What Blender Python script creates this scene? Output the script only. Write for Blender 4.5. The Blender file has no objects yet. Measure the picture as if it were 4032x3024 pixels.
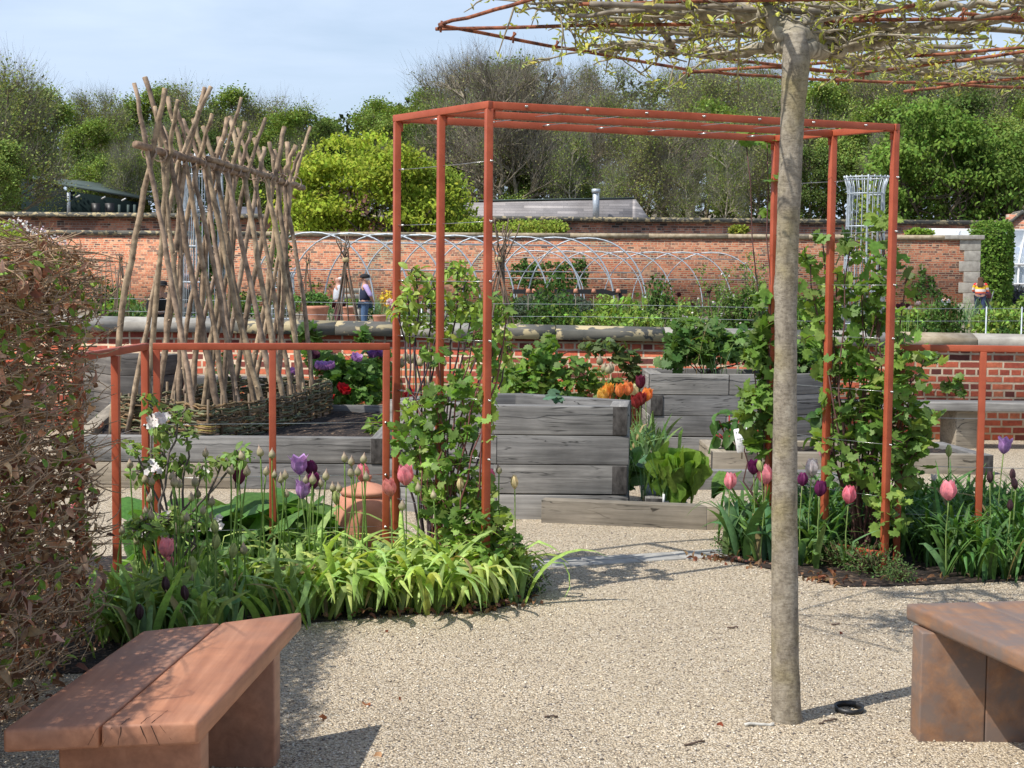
import bpy, bmesh, math, random
import numpy as np
from mathutils import Vector, Matrix
random.seed(7); RNG = np.random.default_rng(11)
PI = math.pi
SC = bpy.context.scene
COL = SC.collection
F = 5824.0; HZ = 1112.0; ROLL = 0.009; EYE = 1.59
PITCH = math.atan((1512 - HZ) / F)
CAMM = Matrix.Rotation(PI/2 - PITCH, 3, 'X') @ Matrix.Rotation(ROLL, 3, 'Z')
CP = Vector((0, 0, EYE))
# survey helpers: where a sight line of the survey photograph meets a level or a depth
def ray(px, py): return CAMM @ Vector(((px-2016)/F, (1512-py)/F, -1))
def G(px, py, z=0.0):
    d = ray(px, py); t = (z-EYE)/d.z; return CP + d*t
def D(px, py, Y):
    d = ray(px, py); return CP + d*(Y/d.y)
# ------------------------------------------------------------------ objects
def wl(o):
    v = Vector((0, 0, 0))
    while o is not None: v = v + o.location; o = o.parent
    return v
def tag(o, label=None, cat=None, group=None, kind=None):
    if label: o['label'] = label
    if cat: o['category'] = cat
    if group: o['group'] = group
    if kind: o['kind'] = kind
    return o
def empty(name, loc, label=None, cat=None, group=None):
    o = bpy.data.objects.new(name, None); COL.objects.link(o); o.location = loc
    o.empty_display_size = .1
    return tag(o, label, cat, group)
def copy_tree(o, parent=None):
    c = o.copy(); COL.objects.link(c)
    if parent is not None: c.parent = parent
    for ch in list(o.children): copy_tree(ch, c)
    return c
class MB:
    def __init__(s): s.V=[]; s.C=[]; s.L=[]; s.S=[]; s.n=0
    def add(s, V, Fs, col=(1,1,1)):
        V = np.asarray(V, float); s.V.append(V)
        c = np.asarray(col, float)
        s.C.append(np.tile(c, (len(V),1)) if c.ndim == 1 else c)
        for f in Fs:
            s.L.append(np.asarray(f)+s.n); 
        s.S.append(np.array([len(f) for f in Fs])); s.n += len(V)
    def scatter(s, T, R, loc, cols=None):
        TV, TF = T; TV = np.asarray(TV, float); m = len(loc); k = len(TV)
        if m == 0: return
        V = np.einsum('mij,kj->mki', R, TV) + np.asarray(loc)[:,None,:]
        s.V.append(V.reshape(-1,3))
        cc = np.ones((m,3)) if cols is None else np.asarray(cols)
        s.C.append(np.repeat(cc, k, axis=0))
        fl = np.concatenate([np.asarray(f) for f in TF]); tot = np.array([len(f) for f in TF])
        s.L.append((fl[None,:] + (np.arange(m)*k)[:,None] + s.n).ravel())
        s.S.append(np.tile(tot, m)); s.n += m*k
    def tube(s, pts, rad, n=5, col=(1,1,1), cap=True, wob=0):
        pts = [Vector(p) for p in pts]; m = len(pts)
        if not hasattr(rad, '__len__'): rad = [rad]*m
        V=[]; prev=None
        for i,p in enumerate(pts):
            t = (pts[min(i+1,m-1)] - pts[max(i-1,0)])
            if t.length < 1e-9: t = Vector((0,0,1))
            t.normalize()
            if prev is None:
                a = Vector((0,0,1)) if abs(t.z) < .9 else Vector((1,0,0)); u = t.cross(a).normalized()
            else:
                u = (prev - t*prev.dot(t))
                u = u.normalized() if u.length > 1e-6 else t.orthogonal().normalized()
            prev = u; w = t.cross(u)
            for j in range(n):
                a = 2*PI*j/n; r = rad[i]*(1+(random.uniform(-wob,wob) if wob else 0))
                V.append(p + (u*math.cos(a)+w*math.sin(a))*r)
        Fs = [(i*n+j, i*n+(j+1)%n, (i+1)*n+(j+1)%n, (i+1)*n+j) for i in range(m-1) for j in range(n)]
        if cap: Fs += [tuple(reversed(range(n))), tuple(range((m-1)*n, m*n))]
        s.add([tuple(v) for v in V], Fs, col)
    def box(s, a, b, col=(1,1,1)):
        x0,y0,z0=a; x1,y1,z1=b
        V=[(x0,y0,z0),(x1,y0,z0),(x1,y1,z0),(x0,y1,z0),(x0,y0,z1),(x1,y0,z1),(x1,y1,z1),(x0,y1,z1)]
        s.add(V, [(0,3,2,1),(4,5,6,7),(0,1,5,4),(1,2,6,5),(2,3,7,6),(3,0,4,7)], col)
    def bar(s, p, q, w, h=None, col=(1,1,1), up=(0,0,1)):
        # square section bar from p to q
        h = h or w; p=Vector(p); q=Vector(q); t=(q-p).normalized(); u=Vector(up)
        if abs(t.dot(u))>.95: u=Vector((0,1,0))
        sd=t.cross(u).normalized(); u2=sd.cross(t).normalized()
        V=[]
        for c in (p,q):
            for a,b in ((-1,-1),(1,-1),(1,1),(-1,1)): V.append(tuple(c+sd*a*w/2+u2*b*h/2))
        s.add(V,[(0,1,2,3),(7,6,5,4),(0,4,5,1),(1,5,6,2),(2,6,7,3),(3,7,4,0)],col)
    def lathe(s, prof, c=(0,0,0), n=20, col=(1,1,1), sx=1, sy=1):
        V=[]; m=len(prof)
        for r,z in prof:
            for j in range(n):
                a=2*PI*j/n; V.append((c[0]+r*sx*math.cos(a), c[1]+r*sy*math.sin(a), c[2]+z))
        Fs=[(i*n+j, i*n+(j+1)%n, (i+1)*n+(j+1)%n, (i+1)*n+j) for i in range(m-1) for j in range(n)]
        Fs.append(tuple(reversed(range(n)))); Fs.append(tuple(range((m-1)*n,m*n)))
        s.add(V,Fs,col)
    def prism(s, poly, z0, z1, col=(1,1,1)):
        n=len(poly); V=[(p[0],p[1],z0) for p in poly]+[(p[0],p[1],z1) for p in poly]
        s.add(V,[tuple(reversed(range(n))),tuple(range(n,2*n))]+[(i,(i+1)%n,n+(i+1)%n,n+i) for i in range(n)],col)
    def ribbon(s, pts, wid, side, col=(1,1,1), fold=.25):
        # strap leaf: pts path, wid widths, side vector; keeled cross-section
        V=[]; m=len(pts); side=Vector(side).normalized()
        for i in range(m):
            p=Vector(pts[i]); t=(Vector(pts[min(i+1,m-1)])-Vector(pts[max(i-1,0)])).normalized()
            nn=side.cross(t).normalized(); w=wid[i]/2
            V += [tuple(p-side*w+nn*w*fold), tuple(p), tuple(p+side*w+nn*w*fold)]
        Fs=[]
        for i in range(m-1):
            a=i*3; b=a+3
            Fs += [(a,a+1,b+1,b),(a+1,a+2,b+2,b+1)]
        s.add(V,Fs,col)
    def build(s, name, mat, parent=None, smooth=False, bevel=0, origin=None):
        me = bpy.data.meshes.new(name)
        V = np.concatenate(s.V) if s.V else np.zeros((0,3))
        if origin is None and parent is not None: origin = wl(parent)
        if origin is not None: V = V - np.array(origin)
        L = np.concatenate([np.atleast_1d(l) for l in s.L]).astype(np.int32); S = np.concatenate(s.S).astype(np.int32)
        me.vertices.add(len(V)); me.vertices.foreach_set('co', V.ravel())
        me.loops.add(len(L)); me.loops.foreach_set('vertex_index', L)
        me.polygons.add(len(S)); me.polygons.foreach_set('loop_start', np.concatenate([[0],np.cumsum(S)[:-1]]).astype(np.int32))
        try: me.polygons.foreach_set('loop_total', S)
        except Exception: pass
        me.update(calc_edges=True)
        if smooth: me.polygons.foreach_set('use_smooth', np.ones(len(S), bool))
        C = np.concatenate(s.C)
        at = me.color_attributes.new('Col','FLOAT_COLOR','POINT')
        at.data.foreach_set('color', np.concatenate([C, np.ones((len(C),1))],1).ravel().astype(np.float32))
        me.validate()
        if bevel:
            bm=bmesh.new(); bm.from_mesh(me)
            bmesh.ops.bevel(bm, geom=[e for e in bm.edges if e.calc_face_angle(0)>.5], offset=bevel, segments=2, affect='EDGES', profile=.6)
            bm.to_mesh(me); bm.free()
        me.materials.append(mat)
        o = bpy.data.objects.new(name, me); COL.objects.link(o)
        if parent is not None: o.parent = parent
        elif origin is not None: o.location = origin
        return o
# ------------------------------------------------------------------ leaf templates (length along +Y, normal +Z)
def T_diamond(w=.5): return ([(0,0,0),(w/2,.5,.04),(0,1,0),(-w/2,.5,.04)], [(0,1,2,3)])
def T_leaf(w=.55, bend=.18, fold=.12):
    ts=[0,.25,.6,.88,1]; ws=[.06,.42,.5,.24,.0]
    V=[]
    for t,q in zip(ts,ws):
        z=-bend*t*t
        V += [(-w*q,t,z+fold*q),(0,t,z),(w*q,t,z+fold*q)]
    Fs=[]
    for i in range(4):
        a=i*3; b=a+3; Fs += [(a,a+1,b+1,b),(a+1,a+2,b+2,b+1)]
    return (V,Fs)
def T_lobed(n=5, jag=.12, cup=.1, seed=1):
    # palmate serrated leaf as a fan
    r=random.Random(seed); V=[(0,.28,.0)]; k=n*4; 
    for i in range(k+1):
        a=-PI*1.42/2*1.0+PI*1.42*i/k*1.0
        a=-2.45+4.9*i/k
        lobe=.5+.5*abs(math.cos((a)*n/2*.98)); R=.37+.15*lobe+ (.16*math.cos(a/2)**2)
        R*=1+jag*(1 if i%2 else -1)
        V.append((math.sin(a)*R, .28+math.cos(a)*R, -cup*R*R*4*.5+r.uniform(-.02,.02)))
    Fs=[(0,i+1,i) for i in range(1,k+1)]
    return (V,Fs)
def frames(dirs, ups, size, width=1.0, roll=0):
    d=np.asarray(dirs,float); d/= (np.linalg.norm(d,axis=1,keepdims=True)+1e-9)
    u=np.asarray(ups,float); x=np.cross(d,u); nx=np.linalg.norm(x,axis=1,keepdims=True); x=np.where(nx<1e-4,np.array([[1.,0,0]]),x/np.maximum(nx,1e-6))
    z=np.cross(x,d); sz=np.asarray(size,float).reshape(-1,1)*np.ones((len(d),1))
    return np.stack([x*sz*width, d*sz, z*sz],axis=2)
def rdir(m, bias=(0,0,0), k=1.0):
    v=RNG.normal(size=(m,3)); v/=np.linalg.norm(v,axis=1,keepdims=True); return v*k+np.array(bias)
def rcol(m, base, var=.25, hue=.1):
    b=np.array(base)[None,:]; c=b*(1+RNG.uniform(-var,var,(m,1)))*(1+RNG.uniform(-hue,hue,(m,3))); return np.clip(c,0,1)
def leaves(mb, T, pts, size, base, up=(0,-.25,1), upj=.6, dirb=(0,0,-.2), var=.3, hue=.12, sj=.3, width=1.0):
    m=len(pts)
    if m==0: return
    mb.scatter(T, frames(rdir(m,dirb), rdir(m,up,upj), size*(1+RNG.uniform(-sj,sj,m)), width), pts, rcol(m,base,var,hue))
def bez(p, q, r, n=6):
    p=Vector(p);q=Vector(q);r=Vector(r)
    return [p*(1-t)**2+q*2*t*(1-t)+r*t*t for t in [i/(n-1) for i in range(n)]]
def wob(pts, n, amp):
    # resample a polyline with random wobble
    pts=[Vector(p) for p in pts]; out=[]
    for i in range(len(pts)-1):
        for j in range(n):
            t=j/n; v=pts[i].lerp(pts[i+1],t)
            if i or j: v=v+Vector([random.gauss(0,amp) for _ in range(3)])
            out.append(v)
    out.append(pts[-1]); return out
# ------------------------------------------------------------------ materials
def nt(name):
    m=bpy.data.materials.new(name); m.use_nodes=True; t=m.node_tree; t.nodes.clear()
    out=t.nodes.new('ShaderNodeOutputMaterial'); b=t.nodes.new('ShaderNodeBsdfPrincipled')
    t.links.new(b.outputs[0], out.inputs[0]); return m,t,b,out
def N(t,typ,**kw):
    n=t.nodes.new(typ)
    for k,v in kw.items():
        if k.startswith('i_'): n.inputs[k[2:]].default_value=v
        else: setattr(n,k,v)
    return n
def ramp(t, src, stops, interp='LINEAR'):
    r=t.nodes.new('ShaderNodeValToRGB'); r.color_ramp.interpolation=interp
    e=r.color_ramp.elements
    while len(e)<len(stops): e.new(.5)
    for i,(p,c) in enumerate(stops):
        e[i].position=p; e[i].color=(*c,1) if len(c)==3 else c
    t.links.new(src, r.inputs[0]); return r.outputs[0]
def mixc(t, fac, a, b, mode='MIX'):
    m=t.nodes.new('ShaderNodeMix'); m.data_type='RGBA'; m.blend_type=mode
    for s,v in ((m.inputs[0],fac),(m.inputs[6],a),(m.inputs[7],b)):
        if hasattr(v,'is_output') or isinstance(v,bpy.types.NodeSocket): t.links.new(v,s)
        elif isinstance(v,(int,float)): s.default_value=v
        else: s.default_value=(*v,1) if len(v)==3 else v
    return m.outputs[2]
def coords(t, kind='Object', scale=(1,1,1), rnd=True):
    tc=t.nodes.new('ShaderNodeTexCoord'); mp=t.nodes.new('ShaderNodeMapping'); mp.inputs['Scale'].default_value=scale
    t.links.new(tc.outputs[kind], mp.inputs[0])
    if rnd:
        oi=t.nodes.new('ShaderNodeObjectInfo'); mu=t.nodes.new('ShaderNodeMath'); mu.operation='MULTIPLY'; mu.inputs[1].default_value=37.0
        t.links.new(oi.outputs['Random'],mu.inputs[0]); cb=t.nodes.new('ShaderNodeCombineXYZ')
        for i in range(3): t.links.new(mu.outputs[0],cb.inputs[i])
        t.links.new(cb.outputs[0], mp.inputs['Location'])
    return mp.outputs[0]
def noise(t, vec, scale, detail=4, rough=.6, dist=0):
    n=N(t,'ShaderNodeTexNoise',i_Scale=scale,i_Detail=detail,i_Roughness=rough,i_Distortion=dist); t.links.new(vec,n.inputs['Vector']); return n.outputs['Fac']
def bump(t, b, h, strength=.3, dist=.01):
    n=N(t,'ShaderNodeBump',i_Strength=strength,i_Distance=dist); t.links.new(h,n.inputs['Height']); t.links.new(n.outputs[0],b.inputs['Normal']); return n
def mat_noise(name, c1, c2, scale=8, rough=.75, bumps=.2, bdist=.004, detail=5, attr=False, metal=0, spec=.5, stretch=(1,1,1), lo=.35, hi=.65, kind='Object'):
    m,t,b,o=nt(name); v=coords(t,kind,stretch); f=noise(t,v,scale,detail)
    c=ramp(t,f,[(lo,c1),(hi,c2)])
    if attr:
        a=N(t,'ShaderNodeAttribute',attribute_name='Col'); c=mixc(t,1.0,c,a.outputs[0],'MULTIPLY')
    t.links.new(c,b.inputs['Base Color']); b.inputs['Roughness'].default_value=rough; b.inputs['Metallic'].default_value=metal
    b.inputs['Specular IOR Level'].default_value=spec
    if bumps: bump(t,b,f,bumps,bdist)
    return m
def mat_leaf(name, rough=.5, transl=.4, spec=.3, tint=(1.25,1.2,.5)):
    m,t,b,o=nt(name); a=N(t,'ShaderNodeAttribute',attribute_name='Col'); v=coords(t,'Object',rnd=False); f=noise(t,v,40,2)
    c=mixc(t,1.0,a.outputs[0],ramp(t,f,[(.3,(.75,.75,.75)),(.7,(1.2,1.2,1.15))]),'MULTIPLY')
    t.links.new(c,b.inputs['Base Color']); b.inputs['Roughness'].default_value=rough; b.inputs['Specular IOR Level'].default_value=spec
    if transl:
        tr=t.nodes.new('ShaderNodeBsdfTranslucent'); c2=mixc(t,1.0,c,tint,'MULTIPLY'); t.links.new(c2,tr.inputs[0])
        mx=t.nodes.new('ShaderNodeMixShader'); mx.inputs[0].default_value=transl
        t.links.new(b.outputs[0],mx.inputs[1]); t.links.new(tr.outputs[0],mx.inputs[2]); t.links.new(mx.outputs[0],o.inputs[0])
    return m
def mat_gravel(name, pal, dark=1.0, scale=118, blotch=True):
    m,t,b,o=nt(name); v=coords(t,'Object',rnd=False)
    n1=noise(t,v,1.1,4); 
    vo=N(t,'ShaderNodeTexVoronoi',i_Scale=scale,i_Randomness=1.0); 
    wv=N(t,'ShaderNodeTexNoise',i_Scale=30,i_Detail=2); t.links.new(v,wv.inputs['Vector'])
    vm=N(t,'ShaderNodeVectorMath',operation='SCALE'); vm.inputs['Scale'].default_value=.02; t.links.new(wv.outputs['Color'],vm.inputs[0])
    va=N(t,'ShaderNodeVectorMath',operation='ADD'); t.links.new(v,va.inputs[0]); t.links.new(vm.outputs[0],va.inputs[1])
    t.links.new(va.outputs[0],vo.inputs['Vector'])
    sp=N(t,'ShaderNodeSeparateColor'); t.links.new(vo.outputs['Color'],sp.inputs[0])
    c=ramp(t,sp.outputs[0],pal)
    d=ramp(t,vo.outputs['Distance'],[(.35,(1,1,1)),(.8,(.46,.43,.40))]); c=mixc(t,1.0,c,d,'MULTIPLY')
    if blotch:
        c=mixc(t,1.0,c,ramp(t,n1,[(.3,(.88,.86,.84)),(.7,(1.08,1.06,1.03))]),'MULTIPLY')
    t.links.new(c,b.inputs['Base Color']); b.inputs['Roughness'].default_value=.9
    inv=N(t,'ShaderNodeMath',operation='SUBTRACT'); inv.inputs[0].default_value=1; t.links.new(vo.outputs['Distance'],inv.inputs[1])
    ad=N(t,'ShaderNodeMath',operation='MULTIPLY_ADD'); t.links.new(sp.outputs[1],ad.inputs[0]); ad.inputs[1].default_value=.8; t.links.new(inv.outputs[0],ad.inputs[2])
    bump(t,b,ad.outputs[0],.9,.010)
    return m
def mat_brick(name, cols, mortar, bw=.225, rh=.075, ms=.011, bumps=.5, patch=None):
    m,t,b,o=nt(name); tc=t.nodes.new('ShaderNodeTexCoord'); sp=t.nodes.new('ShaderNodeSeparateXYZ'); t.links.new(tc.outputs['Object'],sp.inputs[0])
    cb=t.nodes.new('ShaderNodeCombineXYZ'); t.links.new(sp.outputs[0],cb.inputs[0]); t.links.new(sp.outputs[2],cb.inputs[1])
    nz=N(t,'ShaderNodeTexNoise',i_Scale=9,i_Detail=3); t.links.new(cb.outputs[0],nz.inputs['Vector'])
    vm=N(t,'ShaderNodeVectorMath',operation='SCALE'); vm.inputs['Scale'].default_value=.012; t.links.new(nz.outputs['Color'],vm.inputs[0])
    va=N(t,'ShaderNodeVectorMath',operation='ADD'); t.links.new(cb.outputs[0],va.inputs[0]); t.links.new(vm.outputs[0],va.inputs[1])
    br=N(t,'ShaderNodeTexBrick',i_Scale=1,offset=.5,squash=.52,squash_frequency=3,offset_frequency=2)
    br.inputs['Brick Width'].default_value=bw; br.inputs['Row Height'].default_value=rh; br.inputs['Mortar Size'].default_value=ms; br.inputs['Mortar Smooth'].default_value=.3; br.inputs['Bias'].default_value=0
    br.inputs['Color1'].default_value=(0,0,0,1); br.inputs['Color2'].default_value=(1,1,1,1); br.inputs['Mortar'].default_value=(.5,.5,.5,1)
    t.links.new(va.outputs[0],br.inputs['Vector'])
    c=ramp(t,br.outputs['Color'],cols)
    f=noise(t,cb.outputs[0],22,5); c=mixc(t,1.0,c,ramp(t,f,[(.3,(.72,.7,.7)),(.7,(1.25,1.2,1.15))]),'MULTIPLY')
    big=noise(t,cb.outputs[0],.9,5); c=mixc(t,1.0,c,ramp(t,big,[(.35,(.84,.82,.8)),(.65,(1.12,1.1,1.08))]),'MULTIPLY')
    mc=mixc(t,1.0,mortar,ramp(t,noise(t,cb.outputs[0],6,4),[(.3,(.6,.58,.55)),(.7,(1.1,1.1,1.1))]),'MULTIPLY')
    c=mixc(t,br.outputs['Fac'],c,mc)
    if patch:
        pf=ramp(t,noise(t,cb.outputs[0],patch[0],4),[(patch[1],(0,0,0)),(patch[1]+.06,(1,1,1))]); c=mixc(t,pf,c,mixc(t,1.0,c,patch[2],'MULTIPLY'))
    t.links.new(c,b.inputs['Base Color']); b.inputs['Roughness'].default_value=.88
    inv=N(t,'ShaderNodeMath',operation='MULTIPLY_ADD'); t.links.new(br.outputs['Fac'],inv.inputs[0]); inv.inputs[1].default_value=-1.0; t.links.new(f,inv.inputs[2])
    bump(t,b,inv.outputs[0],bumps,.008)
    return m
def mat_wood(name, c1, c2, c3, rough=.85, grain=(1.2,26,26), crack=.0, bumps=.5):
    m,t,b,o=nt(name); v=coords(t,'Object',grain); f=noise(t,v,1.0,6,.65,.6)
    v2=coords(t,'Object',(1,1,1)); f2=noise(t,v2,2.5,4)
    c=ramp(t,f,[(.28,c1),(.5,c2),(.72,c3)])
    c=mixc(t,1.0,c,ramp(t,f2,[(.3,(.66,.66,.66)),(.7,(1.22,1.22,1.21))]),'MULTIPLY')
    oi=t.nodes.new('ShaderNodeObjectInfo'); c=mixc(t,1.0,c,ramp(t,oi.outputs['Random'],[(0,(.70,.70,.71)),(.5,(.98,.97,.95)),(1,(1.22,1.18,1.12))]),'MULTIPLY')
    h=f
    if crack:
        v3=coords(t,'Object',(.9,14,11)); f3=noise(t,v3,1.0,3,.5,1.2)
        w=N(t,'ShaderNodeMath',operation='SUBTRACT'); t.links.new(f3,w.inputs[0]); w.inputs[1].default_value=.5
        a=N(t,'ShaderNodeMath',operation='ABSOLUTE'); t.links.new(w.outputs[0],a.inputs[0])
        k=ramp(t,a.outputs[0],[(.0,(.12,.12,.12)),(crack,(1,1,1))])
        msk=ramp(t,noise(t,v2,1.7,2),[(.48,(1,1,1)),(.56,(0,0,0))]); k=mixc(t,msk,k,(1,1,1)); c=mixc(t,1.0,c,k,'MULTIPLY')
    t.links.new(c,b.inputs['Base Color']); b.inputs['Roughness'].default_value=rough; bump(t,b,h,bumps,.006)
    return m
def mat_flat(name,c,rough=.6,metal=0,spec=.5):
    return mat_noise(name,tuple(x*.86 for x in c),tuple(min(1,x*1.1) for x in c),30,rough,.06,.001,3,metal=metal,spec=spec)
M={}
M['gravel']=mat_gravel('gravel_mat',[(0,(.10,.085,.08)),(.07,(.34,.28,.21)),(.16,(.56,.46,.325)),(.5,(.70,.595,.43)),(.8,(.78,.68,.515)),(1,(.86,.79,.67))])
M['soil']=mat_gravel('soil_mat',[(0,(.012,.008,.006)),(.6,(.034,.021,.015)),(.9,(.065,.043,.03)),(1,(.20,.14,.09))],scale=42,blotch=True)
M['farsoil']=mat_noise('far_soil_mat',(.10,.075,.05),(.30,.25,.17),1.2,.95,.5,.03)
M['farpath']=mat_noise('far_path_mat',(.5,.44,.32),(.62,.56,.42),9,.95,.3,.01)
M['sett']=mat_noise('sett_mat',(.30,.29,.265),(.42,.405,.37),14,.85,.4,.004)
M['brick']=mat_brick('garden_brick_mat',[(0,(.10,.03,.024)),(.2,(.25,.052,.034)),(.5,(.41,.088,.048)),(.8,(.52,.125,.062)),(1,(.58,.20,.10))],(.62,.49,.35),ms=.0115)
M['oldbrick']=mat_brick('old_brick_mat',[(0,(.11,.06,.05)),(.2,(.30,.11,.07)),(.5,(.50,.16,.08)),(.85,(.60,.235,.125)),(1,(.62,.33,.20))],(.56,.43,.29),rh=.078,bw=.25,ms=.011,patch=(.5,.56,(.72,.95,1.0)))
M['backbrick']=mat_brick('back_brick_mat',[(0,(.07,.055,.05)),(.25,(.28,.12,.08)),(.5,(.58,.21,.12)),(1,(.66,.32,.20))],(.58,.48,.37),rh=.12,bw=.38,ms=.014,patch=(.25,.5,(.55,.6,.66)))
M['stone']=mat_noise('coping_new_mat',(.26,.24,.21),(.40,.38,.33),6,.85,.3,.004)
M['stonetan']=mat_noise('coping_tan_mat',(.27,.21,.13),(.45,.38,.27),7,.85,.3,.004)
m,t,b,o=nt('coping_lichen_mat'); v=coords(t,'Object',(1,1,1.6)); f=noise(t,v,4.5,6,.6,.4); f2=noise(t,v,2.2,5)
c=mixc(t,ramp(t,f,[(.53,(0,0,0)),(.56,(1,1,1))]),ramp(t,f2,[(.3,(.055,.06,.055)),(.65,(.15,.14,.115))]),(.46,.38,.22))
t.links.new(c,b.inputs['Base Color']); b.inputs['Roughness'].default_value=.9; bump(t,b,f,.4,.006); M['lichen']=m
M['sleeper']=mat_wood('grey_oak_mat',(.105,.103,.10),(.225,.220,.212),(.36,.352,.338),crack=.018)
M['sleeper2']=mat_wood('dark_oak_mat',(.055,.05,.048),(.135,.124,.115),(.22,.205,.185),crack=.014)
M['sleeper3']=mat_wood('tan_oak_mat',(.20,.17,.13),(.32,.28,.22),(.42,.37,.30),crack=.016)
M['endgrain']=mat_noise('end_grain_mat',(.022,.019,.017),(.085,.078,.072),26,.9,.6,.006,stretch=(1,1,.6))
M['orange']=mat_noise('orange_paint_mat',(.34,.068,.028),(.46,.105,.048),7,.45,.12,.001,6,spec=.4)
M['steel']=mat_flat('steel_mat',(.55,.55,.53),.3,.9)
M['galv']=mat_noise('galvanised_mat',(.34,.38,.42),(.55,.60,.64),14,.5,.05,.001,metal=.35)
M['rust']=mat_noise('rust_mat',(.07,.025,.018),(.38,.13,.06),26,.85,.5,.002,6)
M['bark']=None
m,t,b,o=nt('tree_bark_mat'); v=coords(t,'Object',(1,1,.45)); f=noise(t,v,26,6,.7); v2=coords(t,'Object',(1,1,1)); f2=noise(t,v2,3.2,4); v3=coords(t,'Object',(1,1,2.2)); f3=noise(t,v3,45,4,.8)
c=ramp(t,f,[(.28,(.15,.125,.095)),(.5,(.30,.26,.20)),(.75,(.42,.375,.30))]); c=mixc(t,1.0,c,ramp(t,f3,[(.38,(.66,.64,.60)),(.52,(1,1,1)),(.75,(1.22,1.2,1.12))]),'MULTIPLY')
c=mixc(t,ramp(t,f2,[(.5,(0,0,0)),(.68,(.7,.7,.7))]),c,mixc(t,1.0,c,(.85,.80,.42),'MULTIPLY'))
t.links.new(c,b.inputs['Base Color']); b.inputs['Roughness'].default_value=.9; bump(t,b,f3,.6,.006); M['bark']=m
M['branch']=mat_noise('branch_mat',(.16,.135,.09),(.46,.41,.31),16,.9,.5,.004)
M['pole']=mat_noise('pole_bark_mat',(.14,.10,.07),(.44,.335,.235),14,.85,.5,.004,6,attr=True)
M['bamboo']=mat_noise('cane_mat',(.12,.10,.075),(.28,.24,.18),20,.8,.3,.003)
M['twig']=mat_noise('twig_mat',(.7,.7,.7),(1.1,1.1,1.1),30,.8,.2,.002,attr=True)
M['willow']=mat_noise('willow_mat',(.65,.65,.65),(1.2,1.2,1.2),18,.6,.3,.002,attr=True)
M['leaf']=mat_leaf('leaf_mat')
M['leafdull']=mat_leaf('dull_leaf_mat',.65,.25,.25)
M['dryleaf']=mat_leaf('dry_leaf_mat',.8,.3,.2,(1.2,.9,.7))
M['petal']=mat_leaf('petal_mat',.5,.3,.3,(1.2,.9,.9))
M['farleaf']=mat_leaf('far_leaf_mat',.8,.3,.1,(1.1,1.1,.6))
M['fartrunk']=mat_noise('far_trunk_mat',(.10,.09,.075),(.28,.26,.22),3,.9,0,attr=True)
M['terracotta']=mat_noise('terracotta_mat',(.42,.17,.10),(.60,.28,.18),5,.8,.15,.003)
m,t,b,o=nt('bench_wood_mat'); v=coords(t,'Object',(22,1.2,22)); f=noise(t,v,1.0,5,.6,.3); v2=coords(t,'Object',(1,1,1)); f2=noise(t,v2,5,5); f3=noise(t,v2,1.6,3)
c=ramp(t,f,[(.3,(.33,.135,.07)),(.55,(.46,.205,.11)),(.75,(.56,.27,.155))]); c=mixc(t,1.0,c,ramp(t,f2,[(.3,(.78,.78,.8)),(.7,(1.12,1.1,1.08))]),'MULTIPLY'); c=mixc(t,ramp(t,f3,[(.45,(0,0,0)),(.7,(.55,.55,.55))]),c,(.30,.20,.155))
t.links.new(c,b.inputs['Base Color']); b.inputs['Roughness'].default_value=.55; bump(t,b,f,.25,.003); M['bench']=m
m,t,b,o=nt('worn_bench_wood_mat'); f=noise(t,coords(t,'Object',(16,1.2,16)),1.0,5,.6,.3); v2=coords(t,'Object',(1,1,1)); f2=noise(t,v2,7,6,.7); 
c=ramp(t,f,[(.3,(.19,.10,.06)),(.55,(.31,.165,.09)),(.75,(.40,.23,.13))]); c=mixc(t,ramp(t,f2,[(.38,(0,0,0)),(.58,(.85,.85,.85))]),c,(.17,.135,.12))
t.links.new(c,b.inputs['Base Color']); b.inputs['Roughness'].default_value=.6; bump(t,b,f2,.25,.003); M['benchworn']=m
M['crack']=mat_flat('crack_mat',(.015,.01,.008),.9)
M['black']=mat_flat('black_plastic_mat',(.015,.015,.016),.45)
M['white']=mat_flat('white_paint_mat',(.78,.78,.76),.5)
M['ink']=mat_flat('grey_ink_mat',(.16,.2,.2),.7); M['inklight']=mat_flat('pale_ink_mat',(.42,.45,.44),.7)
M['barn']=mat_flat('green_steel_mat',(.014,.024,.024),.9,0,.05); M['barnroof']=mat_flat('grey_green_roof_mat',(.10,.13,.12),.9,0,.1)
M['slate']=mat_noise('slate_mat',(.13,.13,.14),(.22,.22,.24),3,.7,.2,.01)
M['board']=mat_brick('timber_board_mat',[(0,(.22,.22,.235)),(.5,(.31,.305,.315)),(1,(.42,.41,.415))],(.13,.13,.13),bw=2.4,rh=.16,ms=.006,bumps=.3)
m,t,b,o=nt('glass_mat'); b.inputs['Base Color'].default_value=(.75,.82,.86,1); b.inputs['Roughness'].default_value=.08; b.inputs['Transmission Weight'].default_value=.55; b.inputs['IOR'].default_value=1.2; M['glass']=m
M['skin']=mat_flat('skin_mat',(.50,.27,.19),.6)
def cloth(n,c): return mat_noise(n,tuple(x*.8 for x in c),tuple(min(1,x*1.15) for x in c),45,.85,.3,.004)
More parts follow.
